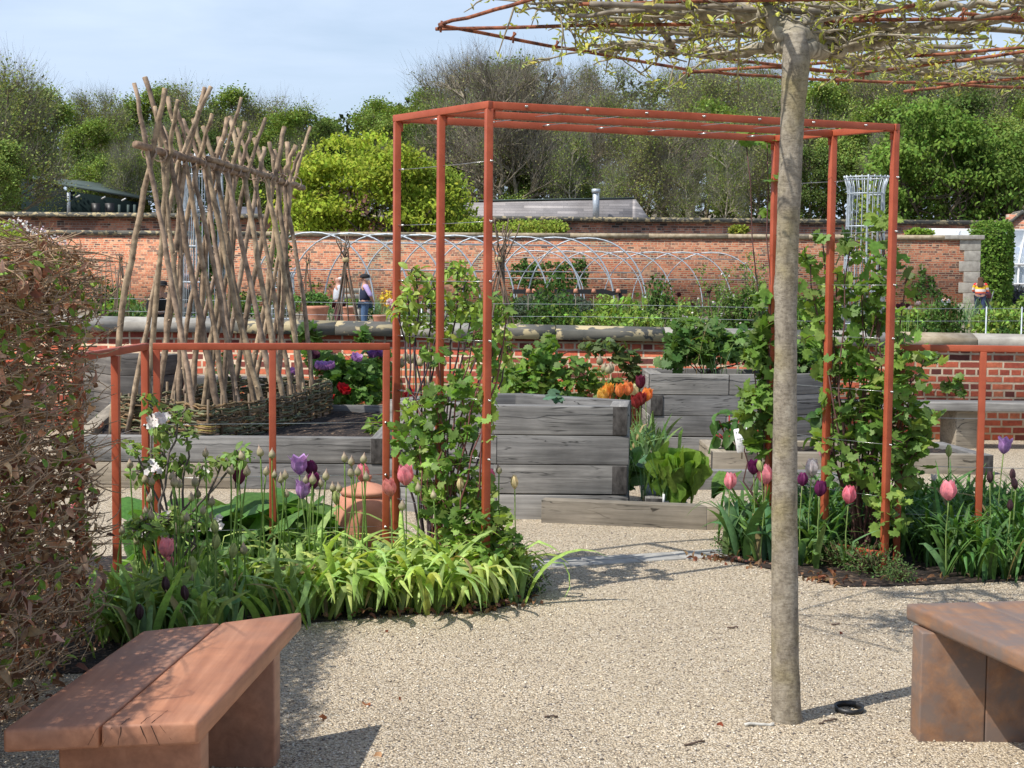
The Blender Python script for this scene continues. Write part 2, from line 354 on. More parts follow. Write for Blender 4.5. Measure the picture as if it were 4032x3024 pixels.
# ================================================================== SETTING
def grid_sheet(name, x0,x1,y0,y1,nx,ny,zf,mat,kind='structure'):
    xs=np.linspace(x0,x1,nx); ys=np.linspace(y0,y1,ny); mb=MB()
    V=[(x,y,zf(x,y)) for y in ys for x in xs]
    Fs=[(j*nx+i,j*nx+i+1,(j+1)*nx+i+1,(j+1)*nx+i) for j in range(ny-1) for i in range(nx-1)]
    mb.add(V,Fs); o=mb.build(name,mat); tag(o,kind=kind); return o
def gz(x,y):   # ground height beyond the low wall
    if y<52: return .03+.37*max(0,(y-17))/35
    if y<75: return .4
    return .4+ (y-75)*.06
grid_sheet('gravel_court',-9,11,-2,17,2,2,lambda x,y:0,M['gravel'])
grid_sheet('garden_ground',-400,400,17,60,3,6,lambda x,y:gz(x,y),M['farsoil'])
def hill(x,y):
    return .4+max(0,y-74)*.055 + (2.5*math.sin(x*.02+1) if y>120 else 0)
o=grid_sheet('wooded_hillside',-500,500,60,700,40,30,lambda x,y:hill(x,y) if y>62 else gz(x,60),M['farsoil'])
mb=MB(); mb.box((-500,-40,-.4),(500,-2,-.004)); 
mb.box((-500,-2,-.4),(-9,17,-.004)); mb.box((11,-2,-.4),(500,17,-.004)); tag(mb.build('surrounding_ground',M['farsoil']),kind='structure')
# pale paved strip across the court
pv=empty('paving_strip',(0,8.2,0)); tag(pv,kind='structure')
a=G(1985,2250); b=G(2880,2192); dirp=(b-a).normalized(); nrm=Vector((-dirp.y,dirp.x,0)); Lp=(b-a).length
x=-1.2; k=0
while x<Lp+.2:
    w=.30+random.uniform(-.02,.02)
    for r in range(2):
        mb=MB(); y0=r*.115; mb.box((x+.004,y0+.004,-.03),(x+w-.004,y0+.108,.006+random.uniform(0,.003)))
        o=mb.build('paving_sett',M['sett'],bevel=.004); o.parent=pv; o.location=Vector((a.x,a.y,0))-Vector(pv.location); o.rotation_euler=(0,0,math.atan2(dirp.y,dirp.x)); o['kind']='structure'
    x+=w
# straight path strips in the far garden
for i,(x0,x1,y0,y1) in enumerate([(-16,12,40,41.2),(13,26,52.2,55.5),(-2,14,27,28)]):
    mb=MB(); z0=gz(0,(y0+y1)/2); mb.add([(x0,y0,gz(0,y0)+.03),(x1,y0,gz(0,y0)+.03),(x1,y1,gz(0,y1)+.03),(x0,y1,gz(0,y1)+.03)],[(0,1,2,3)]); tag(mb.build('garden_path',M['farpath']),kind='structure')
# ------------------------------------------------------------------ walls
def place_local(o, origin, ang, parent=None):
    o.location = Vector(origin)-(wl(parent) if parent else Vector((0,0,0))); o.rotation_euler=(0,0,ang)
    if parent: o.parent=parent
    return o
def wall_local(name, a, b, th, z0, za, zb, mat, parent):
    a=Vector(a);b=Vector(b); L=(b-a).length; mb=MB()
    V=[(0,0,z0),(L,0,z0),(L,th,z0),(0,th,z0),(0,0,za),(L,0,zb),(L,th,zb),(0,th,za)]
    mb.add(V,[(0,3,2,1),(4,5,6,7),(0,1,5,4),(1,2,6,5),(2,3,7,6),(3,0,4,7)])
    return place_local(mb.build(name,mat),(a.x,a.y,0),math.atan2(b.y-a.y,b.x-a.x),parent)
WA=Vector((-5.6,15.62,0)); WB=Vector((7.2,15.2,0)); WL=(WB-WA).length; wd=(WB-WA)/WL; wang=math.atan2(wd.y,wd.x)
def wallpt(px):  # point on wall face for column px
    d=ray(px,1400); n=Vector((-wd.y,wd.x,0)); t=(WA-CP).dot(n)/d.dot(n); p=CP+d*t; return (Vector((p.x,p.y,0))-WA).dot(wd)
zt=lambda s: 1.205-.125*(s/WL)
bw=empty('garden_wall',(0,15.4,0),'low red brick garden wall with pale mortar and weathered stone coping, across the middle','wall')
wall_local('brick_face',WA,WB,.34,-.1,zt(0)-.125,zt(WL)-.125,M['brick'],bw)
cuts=[(-5,480,'stone'),(480,920,'stone'),(920,1320,'lichen'),(1320,1575,'lichen'),(1575,1935,'stone'),(1935,2187,'lichen'),(2187,2617,'lichen'),(2617,3000,'stone'),(3000,3270,'lichen'),(3270,3500,'stone'),(3500,3842,'stonetan'),(3842,4300,'stone')]
for p0,p1,mm in cuts:
    s0=max(0.0,wallpt(p0)) if p0>0 else 0; s1=min(wallpt(p1),WL) 
    if p1==4300: s1=WL
    mb=MB(); za=zt(s0); zb=zt(s1); L=s1-s0-.008; h=.105
    V=[]
    for (xx,z) in ((0,za),(L,zb)):
        V+=[(xx,-.06,z-.145),(xx,-.06,z-.05),(xx,-.052,z-.046),(xx,.13,z),(xx,.21,z),(xx,.40,z-.05),(xx,.40,z-.145)]
    Fs=[tuple(range(7)),tuple(reversed(range(7,14)))]+[(i+7,(i+1)%7+7,(i+1)%7,i) for i in range(7)]
    mb.add(V,Fs); o=mb.build('coping_stone',M[mm]); place_local(o,WA+wd*(s0+.004),wang,bw)
# tall middle wall
MA=Vector((-30,59.5,0)); MBp=Vector((16.75,54.2,0)); 
mw=empty('tall_garden_wall',(-6,57,0),'tall old orange brick garden wall behind the hoops, ending in a pale stone pier','wall')
wall_local('brick_face',MA,MBp,.5,-.2,3.30,3.28,M['oldbrick'],mw)
L=(MBp-MA).length; md=(MBp-MA)/L
for k in range(16):
    s0=L*k/16; s1=L*(k+1)/16; mb=MB(); za=3.30-.02*s0/L; zb=3.30-.02*s1/L; l=s1-s0-.01
    mb.add([(0,-.07,za+.01),(l,-.07,zb+.01),(l,.57,zb+.01),(0,.57,za+.01),(0,-.07,za+.17),(l,-.07,zb+.17),(l,.57,zb+.17),(0,.57,za+.17)],[(0,3,2,1),(4,5,6,7),(0,1,5,4),(1,2,6,5),(2,3,7,6),(3,0,4,7)])
    place_local(mb.build('coping_stone',M['lichen'] if k<7 else M['stonetan']),MA+md*s0,math.atan2(md.y,md.x),mw)
for k in range(8):   # stone quoins and pier at the end
    mb=MB(); w=.45 if k%2 else .28; mb.box((-w,-.03,.2+k*.387),(.30,.62,.2+(k+1)*.387-.012)); place_local(mb.build('quoin',M['stone'],bevel=.01),MBp,math.atan2(md.y,md.x),mw)
mb=MB(); mb.box((-1.0,-.12,3.30),(.42,.72,3.46)); place_local(mb.build('pier_cap',M['stone'],bevel=.03),MBp,math.atan2(md.y,md.x),mw)
# back wall
kw=empty('far_garden_wall',(0,76,0),'long far brick wall with dark coping behind the tall garden wall, swept up at its right end','wall')
def zpx(px,py,Y): return D(px,py,Y).z
wall_local('brick_face',(-36,76.5,0),(26.2,76,0),.5,-.5,4.72,4.72,M['backbrick'],kw)
mb=MB(); mb.box((-36,76.2-.35,4.74),(25.2,77.2,4.96)); 
pts=[(25.2,4.96)]+[(25.2+.9*t,4.96+.55*(1-math.cos(t*PI))/1.0*.5*1.0) for t in [i/6 for i in range(1,7)]]+[(40,5.51)]
V=[];
for x_,z_ in pts: V+=[(x_,75.85,z_-.2),(x_,75.85,z_),(x_,77.2,z_),(x_,77.2,z_-.2)]
mb.add(V,[(i*4+j,(i+1)*4+j,(i+1)*4+(j+1)%4,i*4+(j+1)%4) for i in range(len(pts)-1) for j in range(4)])
mb.build('coping',M['lichen'],kw)
wall_local('brick_pier_wall',(25.3,75.95,0),(40,75.95,0),.5,-.5,5.3,5.3,M['backbrick'],kw)
# ------------------------------------------------------------------ barn, timber building, house, greenhouse
bn=empty('barn',(D(300,800,95).x,95,0),'dark green metal barn with a low sloping roof, among trees at the left','barn')
p=[D(95,700,97),D(270,750,93),D(560,790,97)]
def fp(px,py,Y): v=D(px,py,Y); return (v.x,v.y,v.z)
def panel(name,pts,mat,parent,th=.2):
    mb=MB(); n=len(pts); c=[Vector(q) for q in pts]; nn=(c[1]-c[0]).cross(c[2]-c[0]).normalized()*th
    V=[tuple(q) for q in c]+[tuple(q+nn) for q in c]
    mb.add(V,[tuple(range(n)),tuple(reversed(range(n,2*n)))]+[(i,n+i,n+(i+1)%n,(i+1)%n) for i in range(n)]); return mb.build(name,mat,parent)
x0,x1,x2=D(95,800,96).x,D(270,800,93).x,D(558,800,96).x
def vz(px,py,Y): return D(px,py,Y).z
zb=3.5
panel('side_wall',[(x0,96,zb),(x1,93,zb),(x1,93,vz(270,752,93)),(x0,96,vz(120,705,96))],M['barn'],bn)
panel('front_wall',[(x1,93,zb),(x2,96,zb),(x2,96,vz(556,800,96)),(x1,93,vz(270,752,93))],M['barn'],bn)
panel('roof',[(x0-.2,96,vz(100,694,96)),(x1,92.6,vz(270,738,93)),(x2+.3,95.6,vz(562,786,96)),(x2+.3,101,vz(562,783,96)),(x0+3,104,vz(120,694,96))],M['barnroof'],bn,.12)
mb=MB(); mb.bar(fp(271,758,92.7),fp(271,858,92.7),.18); mb.build('downpipe',M['galv'],bn)
for k in range(14):
    mb=MB(); t=(k+.5)/14; x_=x0+(x1-x0)*t; y_=96-3*t-.08; mb.bar((x_,y_,zb),(x_,y_,vz(120,712,96)+(vz(270,760,93)-vz(120,712,96))*t),.07); mb.build('cladding_rib',M['barnroof'],bn)
for px in (360,415,): panel('doorway',[fp(px,860,93.6),fp(px+35,860,93.6),fp(px+35,800,93.6),fp(px,800,93.6)],M['black'],bn,.1)
for px,py in ((300,777),(400,783),(480,790)):
    mb=MB(); mb.bar(fp(px,py,92.6),fp(px+14,py-8,92.4),.07); mb.build('wall_lamp',M['white'],bn)
for px in (470,505,530): mb=MB(); mb.bar(fp(px,806,94.2),fp(px,860,94.2),.14); mb.build('post',M['barnroof'],bn)
tb=empty('timber_building',(D(2150,800,90).x,90,0),'low building clad in silver grey timber boards with a grey flue pipe','building')
xa,xb,xc=D(1829,800,90).x,D(2489,800,90).x,D(2572,800,90).x
o=wall_local('board_wall',(xa,90,0),(xb,89.6,0),.4,2,vz(1829,798,90),vz(2489,787,90),M['board'],tb)
panel('end_wall',[(xb,89.6,2),(xc+.0,93,2),(xc,93,vz(2570,866,90)),(xb,89.6,vz(2489,787,90))],M['board'],tb)
panel('roof',[(xa-.2,89.97,vz(1826,793,90)),(xb+.1,89.57,vz(2490,783,90)),(xb+.1,96,vz(2490,781,90)),(xa-.2,96,vz(1826,792,90))],M['barnroof'],tb,.07)
mb=MB(); mb.tube([fp(2347,868,88.8),fp(2347,748,88.8)],.2,12); mb.tube([fp(2347,760,88.8),fp(2347,744,88.8)],.26,12); mb.build('flue_pipe',M['galv'],tb)
hs=empty('brick_house',(D(1260,850,82).x,82,0),'red brick house with slate roof half hidden by the bright green tree','house')
xa,xb=D(1150,800,82).x,D(1420,800,82).x
wall_local('wall',(xa,82,0),(xb,82,0),5,0,vz(1200,745,82),vz(1200,745,82),M['oldbrick'],hs)
z0,z1=vz(1200,745,82),vz(1200,690,82)
panel('roof',[(xa-.3,81.7,z0),(xb+.3,81.7,z0),(xb+.3,84.5,z1),(xa-.3,84.5,z1)],M['slate'],hs,.2); panel('roof',[(xa-.3,84.5,z1),(xb+.3,84.5,z1),(xb+.3,87.3,z0),(xa-.3,87.3,z0)],M['slate'],hs,.2)
for px in (1225,1310):
    f=MB(); f.box((fp(px,0,82)[0],81.9,vz(px,860,82)),(fp(px+28,0,82)[0],81.97,vz(px,800,82))); w=f.build('window',M['white'],hs)
    f=MB(); f.box((fp(px+3,0,82)[0],81.86,vz(px,856,82)),(fp(px+25,0,82)[0],81.895,vz(px,804,82))); f.build('pane',M['glass'],w)
lh=empty('slate_outhouse',(D(930,850,78).x,78,0),'small brick outhouse with grey slate roof seen between the poles','outhouse')
xa,xb=D(820,800,78.5).x,D(1010,800,78.5).x; z0,z1=vz(900,885,78.5),vz(900,822,80)
panel('roof',[(xa,78.5,z0),(xb,78.5,z0),(xb-.2,80.5,z1),(xa+.2,80.5,z1)],M['slate'],lh,.15); wall_local('wall',(xa+.2,78.6,0),(xb-.2,78.6,0),3,0,z0,z0,M['oldbrick'],lh)
l2=empty('brick_shed',(D(1800,820,91).x,91,0),'small dark brick shed with pointed slate roof beside the timber building','shed')
xa,xb=D(1755,800,92).x,D(1828,800,92).x; wall_local('wall',(xa,92,0),(xb,92,0),3,2,vz(1800,815,92),vz(1800,815,92),M['backbrick'],l2)
panel('roof',[(xa-.2,91.8,vz(1800,815,92)),(xb,91.8,vz(1830,798,92)),(xb-.6,93.5,vz(1800,770,92)),(xa,93.5,vz(1780,770,92))],M['slate'],l2,.15)
gh=empty('greenhouse',(20.5,64,0),'white framed glasshouse behind the clipped green column','greenhouse')
Yg=66; gx0,gx1=fp(3770,0,Yg)[0],fp(4250,0,Yg)[0]; ze,zr,zs=vz(3900,1040,Yg),vz(3900,895,Yg),vz(3900,1090,Yg)
mb=MB(); mb.box((gx0,Yg+.1,.3),(gx1,Yg+.4,vz(3900,1195,Yg))); mb.build('base_wall',M['oldbrick'],gh)
panel('roof_glazing',[(gx0,Yg+.2,ze),(gx1,Yg+.2,ze),(gx1,Yg+4,zr),(gx0,Yg+4,zr)],M['glass'],gh,.02)
panel('front_glazing',[(gx0,Yg+.2,vz(3900,1195,Yg)),(gx1,Yg+.2,vz(3900,1195,Yg)),(gx1,Yg+.2,ze),(gx0,Yg+.2,ze)],M['glass'],gh,.02)
panel('back_wall',[(gx0,Yg+4.1,.3),(gx1,Yg+4.1,.3),(gx1,Yg+4.1,zr),(gx0,Yg+4.1,zr)],M['white'],gh,.1)
n=int((gx1-gx0)/.62)
for k in range(n+1):
    x_=gx0+k*.62; mb=MB(); mb.bar((x_,Yg+.1,vz(3900,1195,Yg)),(x_,Yg+.1,ze),.07); mb.bar((x_,Yg+.12,ze),(x_+1.6,Yg+4,zr),.07); mb.build('glazing_bar',M['white'],gh)
for z_ in (ze,vz(3900,1195,Yg)+.05,(ze+vz(3900,1195,Yg))/2): mb=MB(); mb.bar((gx0,Yg+.06,z_),(gx1,Yg+.06,z_),.1); mb.build('sill',M['white'],gh)
mb=MB(); mb.bar((gx0,Yg+4,zr),(gx1,Yg+4,zr),.16); mb.build('ridge',M['white'],gh)
# ------------------------------------------------------------------ raised timber beds
def plank(a,b,z0,z1,parent,mat,th=.12,name='sleeper',s0=0,s1=0):
    a=Vector((a[0],a[1],0)); b=Vector((b[0],b[1],0)); L=(b-a).length; mb=MB()
    x0=s0; x1=L+s1; jz=random.uniform(-.002,.002); pr=random.uniform(.0,.004)
    mb.box((x0,pr,z0+.003+jz),(x1,th+pr,z1-.003+jz)); o=mb.build(name,M[mat],bevel=.005)
    o.data.materials.append(M['endgrain'])
    for p_ in o.data.polygons:
        if abs(p_.normal.x)>.9: p_.material_index=1
    return place_local(o,(a.x,a.y,0),math.atan2(b.y-a.y,b.x-a.x),parent)
def planter(name,label,poly,zt_,n,h,mats,soilz,th=.12,splits=None,skip=()):
    cx=sum(p[0] for p in poly)/len(poly); cy=sum(p[1] for p in poly)/len(poly)
    e=empty(name,(cx,cy,0),label,'raised bed'); m=len(poly)
    for c in range(n):
        z1=zt_-c*h; z0=max(z1-h,-.05)
        for i in range(m):
            if i in skip: continue
            a=poly[i]; b=poly[(i+1)%m]; even=(c+i)%2==0
            s0=.004 if even else -.003; s1=.003 if even else -.004
            # alternate so each course interlocks at corners
            s0=-.009 if c%2==0 else .010; s1=-.004 if c%2==0 else .010
            fr=splits.get((i,c)) if splits else None
            if fr:
                d=Vector((b[0]-a[0],b[1]-a[1])); q=(a[0]+d.x*fr,a[1]+d.y*fr)
                plank(a,q,z0,z1,e,random.choice(mats),th,s0=s0,s1=-.003); plank(q,b,z0,z1,e,random.choice(mats),th,s0=.003,s1=s1)
            else: plank(a,b,z0,z1,e,random.choice(mats),th,s0=s0,s1=s1)
    # soil, gently uneven
    xs=[p[0] for p in poly]; ys=[p[1] for p in poly]; mb=MB(); st=.07
    def inside(x,y):
        for i in range(m):
            a=poly[i]; b=poly[(i+1)%m]; L=math.hypot(b[0]-a[0],b[1]-a[1])
            if ((b[0]-a[0])*(y-a[1])-(b[1]-a[1])*(x-a[0]))/L < .03: return False
        return True
    idx={}; V=[]; Fs=[]
    nx=int((max(xs)-min(xs))/st)+1; ny=int((max(ys)-min(ys))/st)+1
    for j in range(ny+1):
        for i in range(nx+1):
            x=min(xs)+i*st; y=min(ys)+j*st
            idx[i,j]=len(V); V.append((x,y,soilz+.012*math.sin(x*7+y*3)*math.cos(y*9-x*2)+random.uniform(-.008,.008)))
    for j in range(ny):
        for i in range(nx):
            x=min(xs)+(i+.5)*st; y=min(ys)+(j+.5)*st
            if inside(x,y): Fs.append((idx[i,j],idx[i+1,j],idx[i+1,j+1],idx[i,j+1]))
    mb.add(V,Fs); mb.build('soil',M['soil'],e,smooth=True)
    return e
g3=['sleeper','sleeper','sleeper3','sleeper']
BED_L=[(-3.35,11.2),(-.95,11.2),(-.95,14.2),(-3.9,14.4)]
planter('raised_bed','long low grey timber bed of dark soil holding the pole frame and woven willow',BED_L,.40,2,.2,g3,.34,splits={(0,1):.52})
BED_C=[(-.88,10.25),(-.11,9.87),(.78,9.87),(.84,10.42),(.06,11.0),(-.55,10.9)]
planter('raised_bed','waist high hexagonal weathered grey timber bed in the centre of the gravel',BED_C,.77,4,.2,['sleeper','sleeper','sleeper'],.70)
BED_1=[(.21,9.735),(1.28,9.50),(1.85,9.66),(2.7,10.25),(2.45,11.5),(1.0,11.5),(.93,10.4),(.90,9.862),(.215,9.866)]
planter('raised_bed','low timber bed beside the centre bed planted with lettuce and leeks',BED_1,.155,1,.22,g3,.12,skip=(7,8))
BED_2=[(1.72,12.5),(4.08,12.45),(3.95,13.5),(1.72,13.5)]
planter('raised_bed','low grey timber bed behind the lettuce carrying the white sign',BED_2,.17,1,.2,g3,.13)
BED_T=[(1.32,14.05),(2.42,14.05),(3.12,14.45),(3.12,15.05),(1.32,15.1)]
planter('raised_bed','tall grey timber bed against the brick wall with brambles spilling over it',BED_T,.735,4,.2,['sleeper'],.68,splits={(0,0):.68,(0,1):.78,(0,2):.66})
BED_D=[(-3.95,14.7),(-3.5,14.7),(-3.38,15.2),(-4.4,15.3)]
planter('raised_bed','dark grey tall timber planter by the wall at the left behind the poles',BED_D,.83,4,.2,['sleeper2'],.8)
# soil of the two flower borders (flush, on the gravel)
def sheet(name,poly,z,mat,kind='structure'):
    mb=MB(); mb.add([(p[0],p[1],z) for p in poly],[tuple(range(len(poly)))]); return tag(mb.build(name,mat),kind=kind)
BORD_L=[(-2.6,5.7),(-1.55,5.9),(-1.0,6.75),(-.55,6.95),(-.1,7.08),(.10,7.3),(.16,7.62),(-.3,8.1),(-.7,8.35),(-2.9,8.4)]
sheet('flower_border_soil',BORD_L,.006,M['soil'])
BORD_R=[(1.15,8.62),(1.40,8.25),(1.60,7.98),(1.76,7.72),(2.0,7.74),(2.75,7.92),(5,8.15),(5,10),(1.7,9.4)]
sheet('flower_border_soil',BORD_R,.006,M['soil'])
# ------------------------------------------------------------------ pergola
PA=Vector((-.125,7.33,0)); S=Vector((-.50,.64,0)); Lv=Vector((2.215,.86,0)); SR=Vector((-.535,.68,0)); ZT=2.475; Wd=.036
pg=empty('pergola',(1.0,8.1,0),'tall square orange metal pergola frame of six posts spanning the gravel path','pergola')
PD=(Lv.normalized())
def post(p,z0,z1,par,w=Wd,up=None):
    mb=MB(); mb.bar((p.x,p.y,z0),(p.x,p.y,z1),w,up=tuple(up or PD)); return mb.build('post',M['orange'],par,bevel=.003)
sides=[]
for base in (PA,PA+Lv):
    S_=S if base is PA else SR; row=[base,base+S_*.5,base+S_]; sides.append(row)
    for q in row: post(q,-.05,ZT-Wd,pg)
    def railb(p,q,z,name='rail',w=Wd):
        mb=MB(); mb.bar((p.x,p.y,z),(q.x,q.y,z),w); return mb.build(name,M['orange'],pg,bevel=.003)
    d=S.normalized()*Wd*.5; railb(row[0]-d,row[2]+d,ZT-Wd*.5,'side_rail')
    railb(row[0]+S.normalized()*Wd*.5,row[1]-S.normalized()*Wd*.5,.085 if base is not PA else .07,'foot_rail')
for f,(k) in ((0,0),(.5,1),(1,2)):
    a=PA+S*f+PD*Wd*.5; b=PA+SR*f+Lv-PD*Wd*.5; mb=MB(); mb.bar((a.x,a.y,ZT-Wd*.5-.0015),(b.x,b.y,ZT-Wd*.5-.0015),Wd); mb.build('roof_beam',M['orange'],pg,bevel=.003)
def bolt(p,dirn,par):
    mb=MB(); p=Vector(p); d=Vector(dirn).normalized(); mb.tube([p,p+d*.006],.007,8); mb.tube([p+d*.006,p+d*.016],.0045,8); mb.build('eye_bolt',M['steel'],par,smooth=False)
def wire(p,q,par,sag=.004,r=.0016):
    p=Vector(p);q=Vector(q); m_=(p+q)/2-Vector((0,0,sag)); mb=MB(); mb.tube(bez(p,m_,q,5),r,4); mb.build('wire',M['steel'],par)
wz=[EYE+.889-.295*k for k in range(1,8)]
for row in sides:
    for z in wz:
        wire((row[0].x,row[0].y,z),(row[2].x,row[2].y,z),pg)
        o_=-PD.cross(Vector((0,0,1)))*-1
        bolt(row[0]+Vector((0,0,z))-S.normalized()*Wd*.5+PD*.0,-S,pg)
        q=row[2]+Vector((0,0,z))-S.normalized()*Wd*.5; mb=MB(); mb.tube([q,q-S.normalized()*.05],.004,6); mb.tube([q-S.normalized()*.03,q-S.normalized()*.04],.007,6); mb.build('wire_tensioner',M['steel'],pg)
for k in range(7):
    t=(k+.55)/7.2; a=PA+Lv*t+Vector((0,0,ZT-Wd*.5)); b=a+S+(SR-S)*t
    wire(a,b,pg,.0); bolt(a-S.normalized()*Wd*.5,-S,pg); q=b-S.normalized()*Wd*.5; mb=MB(); mb.tube([q,q-S.normalized()*.06],.0045,6); mb.build('wire_tensioner',M['steel'],pg)
for q in (sides[0][0],sides[0][1],sides[1][1],sides[1][0],sides[1][2],sides[0][2]):
    s_=1 if q in sides[0] else -1
    mb=MB(); p=q+PD*s_*Wd*.5; mb.bar((p.x,p.y,ZT-Wd-.05),(p.x,p.y,ZT-Wd-.0),.006,.03,up=tuple(PD)); mb.bar((p.x,p.y,ZT-Wd-.004),(p.x+PD.x*s_*.05,p.y+PD.y*s_*.05,ZT-Wd-.004),.03,.006); mb.build('bracket',M['orange'],pg)
# low trellises
def trellis(name,label,pts,z,wires,wzs,loc,w=.036):
    e=empty(name,loc,label,'trellis'); pts=[Vector(p) for p in pts]; d=(pts[-1]-pts[0]).normalized()
    for p in pts: post(p,-.04,z-w,e,w,d)
    mb=MB(); a=pts[0]-d*w*.5; b=pts[-1]+d*w*.5; mb.bar((a.x,a.y,z-w*.5),(b.x,b.y,z-w*.5),w); mb.build('top_rail',M['orange'],e,bevel=.003)
    for zz in wzs:
        wire((pts[0].x,pts[0].y,zz),(pts[-1].x,pts[-1].y,zz),e)
        for p in (pts[0],pts[-1]): bolt((p.x,p.y-w*.5,zz),(0,-1,0),e)
    return e
def dx(px,Y): v=D(px,1500,Y); return (v.x,Y,0)
TZ=1.262
trellis('low_trellis','low orange metal trellis frame standing in front of the terracotta jar',[dx(617,7.62),dx(1073,7.74),dx(1521,7.86)],TZ,3,[.28,.56,.84],(-1.2,7.7,0))
trellis('low_trellis','short orange metal trellis frame coming forward into the brown hedge',[dx(572,7.60),dx(455,7.0),(dx(455,7.0)[0]-.03,6.5,0)],TZ,3,[.28,.56,.84],(-1.9,7.1,0))
trellis('low_trellis','low orange metal trellis frame to the right of the pergola',[dx(3548,8.45),dx(3868,8.4),dx(4260,8.35)],TZ-.005,3,[.28,.56,.84],(2.7,8.4,0))
# ------------------------------------------------------------------ benches
def slab(poly,z0,z1,name,mat,par,bev=.01):
    mb=MB(); mb.prism([(p.x,p.y) for p in poly],z0,z1); return mb.build(name,M[mat],par,bevel=bev)
bl=empty('bench',(-1.0,4.3,0),'chunky reddish brown wooden bench with a slanted slab seat, front left','bench')
nl,nr,fr,fl=G(10,2872,.45),G(780,2842,.45),G(1188,2408,.45),G(560,2484,.45)
mn,mf=G(392,2857,.45),G(869,2450,.45); gx=Vector((.003,0,0))
slab([nl,mn-gx,mf-gx,fl],.388,.45,'seat_board','bench',bl); slab([mn+gx,nr,fr,mf+gx],.388,.45,'seat_board','bench',bl)
def legpanel(x0,x1,y0,y1,mat,par,seam=None):
    for a,b in ([(x0,x1)] if not seam else [(x0,seam-.001),(seam+.001,x1)]):
        mb=MB(); mb.box((a,y0,-.03),(b,y1,.386)); mb.build('leg',M[mat],par,bevel=.006)
legpanel(-1.22,-.835,3.93,4.04,'bench',bl); legpanel(-1.14,-.765,4.74,4.86,'bench',bl)
n_=Vector((nr.y-nl.y,-(nr.x-nl.x),0)).normalized()*.0006
for k,(t0,t1,l_) in enumerate([(.60,.585,.052),(.70,.735,.05),(.755,.80,.058),(.555,.50,.055),(.80,.86,.045),(.48,.43,.05)]):
    P0=nl+(nr-nl)*t0; P1=nl+(nr-nl)*t1; mb=MB(); mb.tube(wob([P0+n_+Vector((0,0,-.005)),P1+n_-Vector((0,0,l_))],4,.0008),[.0011,.0010,.0008,.0006,.0004] if k<3 else [.0004]*5,4)
    if k<3: mb.tube(wob([P0+Vector((0,.006,.0)),P0+Vector((.006,.05,.0)),P0+Vector((.016,.08+.02*k,.0))],3,.0015),[.0009,.0008,.0007,.0006,.0005,.0004,.0003],4)
    mb.build('drying_crack',M['crack'],bl)
br=empty('bench',(1.9,4.8,0),'chunky scuffed brown wooden bench with a slab seat, front right','bench')
q1=G(3566,2374,.45); e1=(G(4032,2362,.45)-q1).normalized(); e2=(G(4032,2576,.45)-q1).normalized(); 
sl=lambda a,b:[q1+e1*a,q1+e1*b,q1+e1*b+e2*1.25,q1+e1*a+e2*1.25]
pl=sl(0,.262); slab([pl[0],pl[3],pl[2],pl[1]],.388,.45,'seat_board','benchworn',br,.014); pl=sl(.266,.50); slab([pl[0],pl[3],pl[2],pl[1]],.388,.45,'seat_board','benchworn',br,.014)
legpanel(1.435,1.93,5.08,5.2,'benchworn',br,1.665); legpanel(1.62,2.1,4.25,4.37,'benchworn',br,1.86)
# wall benches
def wallbench(label,x0,x1,y,z,legs):
    e=empty('bench',((x0+x1)/2,y,0),label,'bench')
    mb=MB(); mb.box((0,0,z-.08),(x1-x0,.19,z)); place_local(mb.build('seat_board',M['sleeper'],bevel=.006),(x0,y,0),-.015,e)
    mb=MB(); mb.box((0,0,z-.08),(x1-x0,.19,z)); place_local(mb.build('seat_board',M['sleeper'],bevel=.006),(x0,y+.197,0),-.015,e)
    for l in legs: mb=MB(); mb.box((0,0,-.02),(.30,.26,z-.083)); place_local(mb.build('leg',M['sleeper3'],bevel=.006),(l,y+.06,0),.35,e)
wallbench('long weathered grey bench against the brick wall at the right',3.1,6.6,14.35,.46,[4.35,6.2])
wallbench('grey bench against the brick wall behind the pole frame',-3.3,-2.25,15.0,.60,[-3.2,-2.6])
# ------------------------------------------------------------------ bed jar and drain ring
def pot(name,label,cat,prof,loc,n=28,mat='terracotta',lid=None,group=None):
    e=empty(name,loc,label,cat,group); mb=MB(); mb.lathe(prof,loc,n); mb.build('body',M[mat],e,smooth=True)
    if lid: mb=MB(); mb.lathe(lid,loc,n); mb.build('lid',M[mat],e,smooth=True)
    return e
jl=D(1442,2100,8.25)
pot('forcing_jar','large lidded terracotta forcing jar standing behind the low orange trellis','jar',[(.12,0),(.165,.03),(.185,.12),(.19,.22),(.18,.30),(.155,.345),(.13,.365)],(jl.x,8.25,.03),36,
    lid=[(.135,.362),(.145,.37),(.148,.385),(.14,.395),(.10,.408),(.06,.425),(.03,.437),(.022,.445),(.03,.455),(.034,.465),(.026,.475),(.002,.48)])
dr=G(3343,2800); mb=MB(); n=40; V=[];Fs=[]
for j in range(n):
    a=2*PI*j/n
    for r,z in ((.052,.0),(.055,.022),(.048,.022),(.045,0)): V.append((dr.x+r*math.cos(a),dr.y+r*math.sin(a),z+.004*math.sin(a)))
    for k in range(4): Fs.append((j*4+k,j*4+(k+1)%4,((j+1)%n)*4+(k+1)%4,((j+1)%n)*4+k))
mb.add(V,Fs); tag(mb.build('drain_ring',M['black'],origin=Vector((dr.x,dr.y,0))),'small black plastic ring half sunk in the gravel beside the tree trunk','ring')
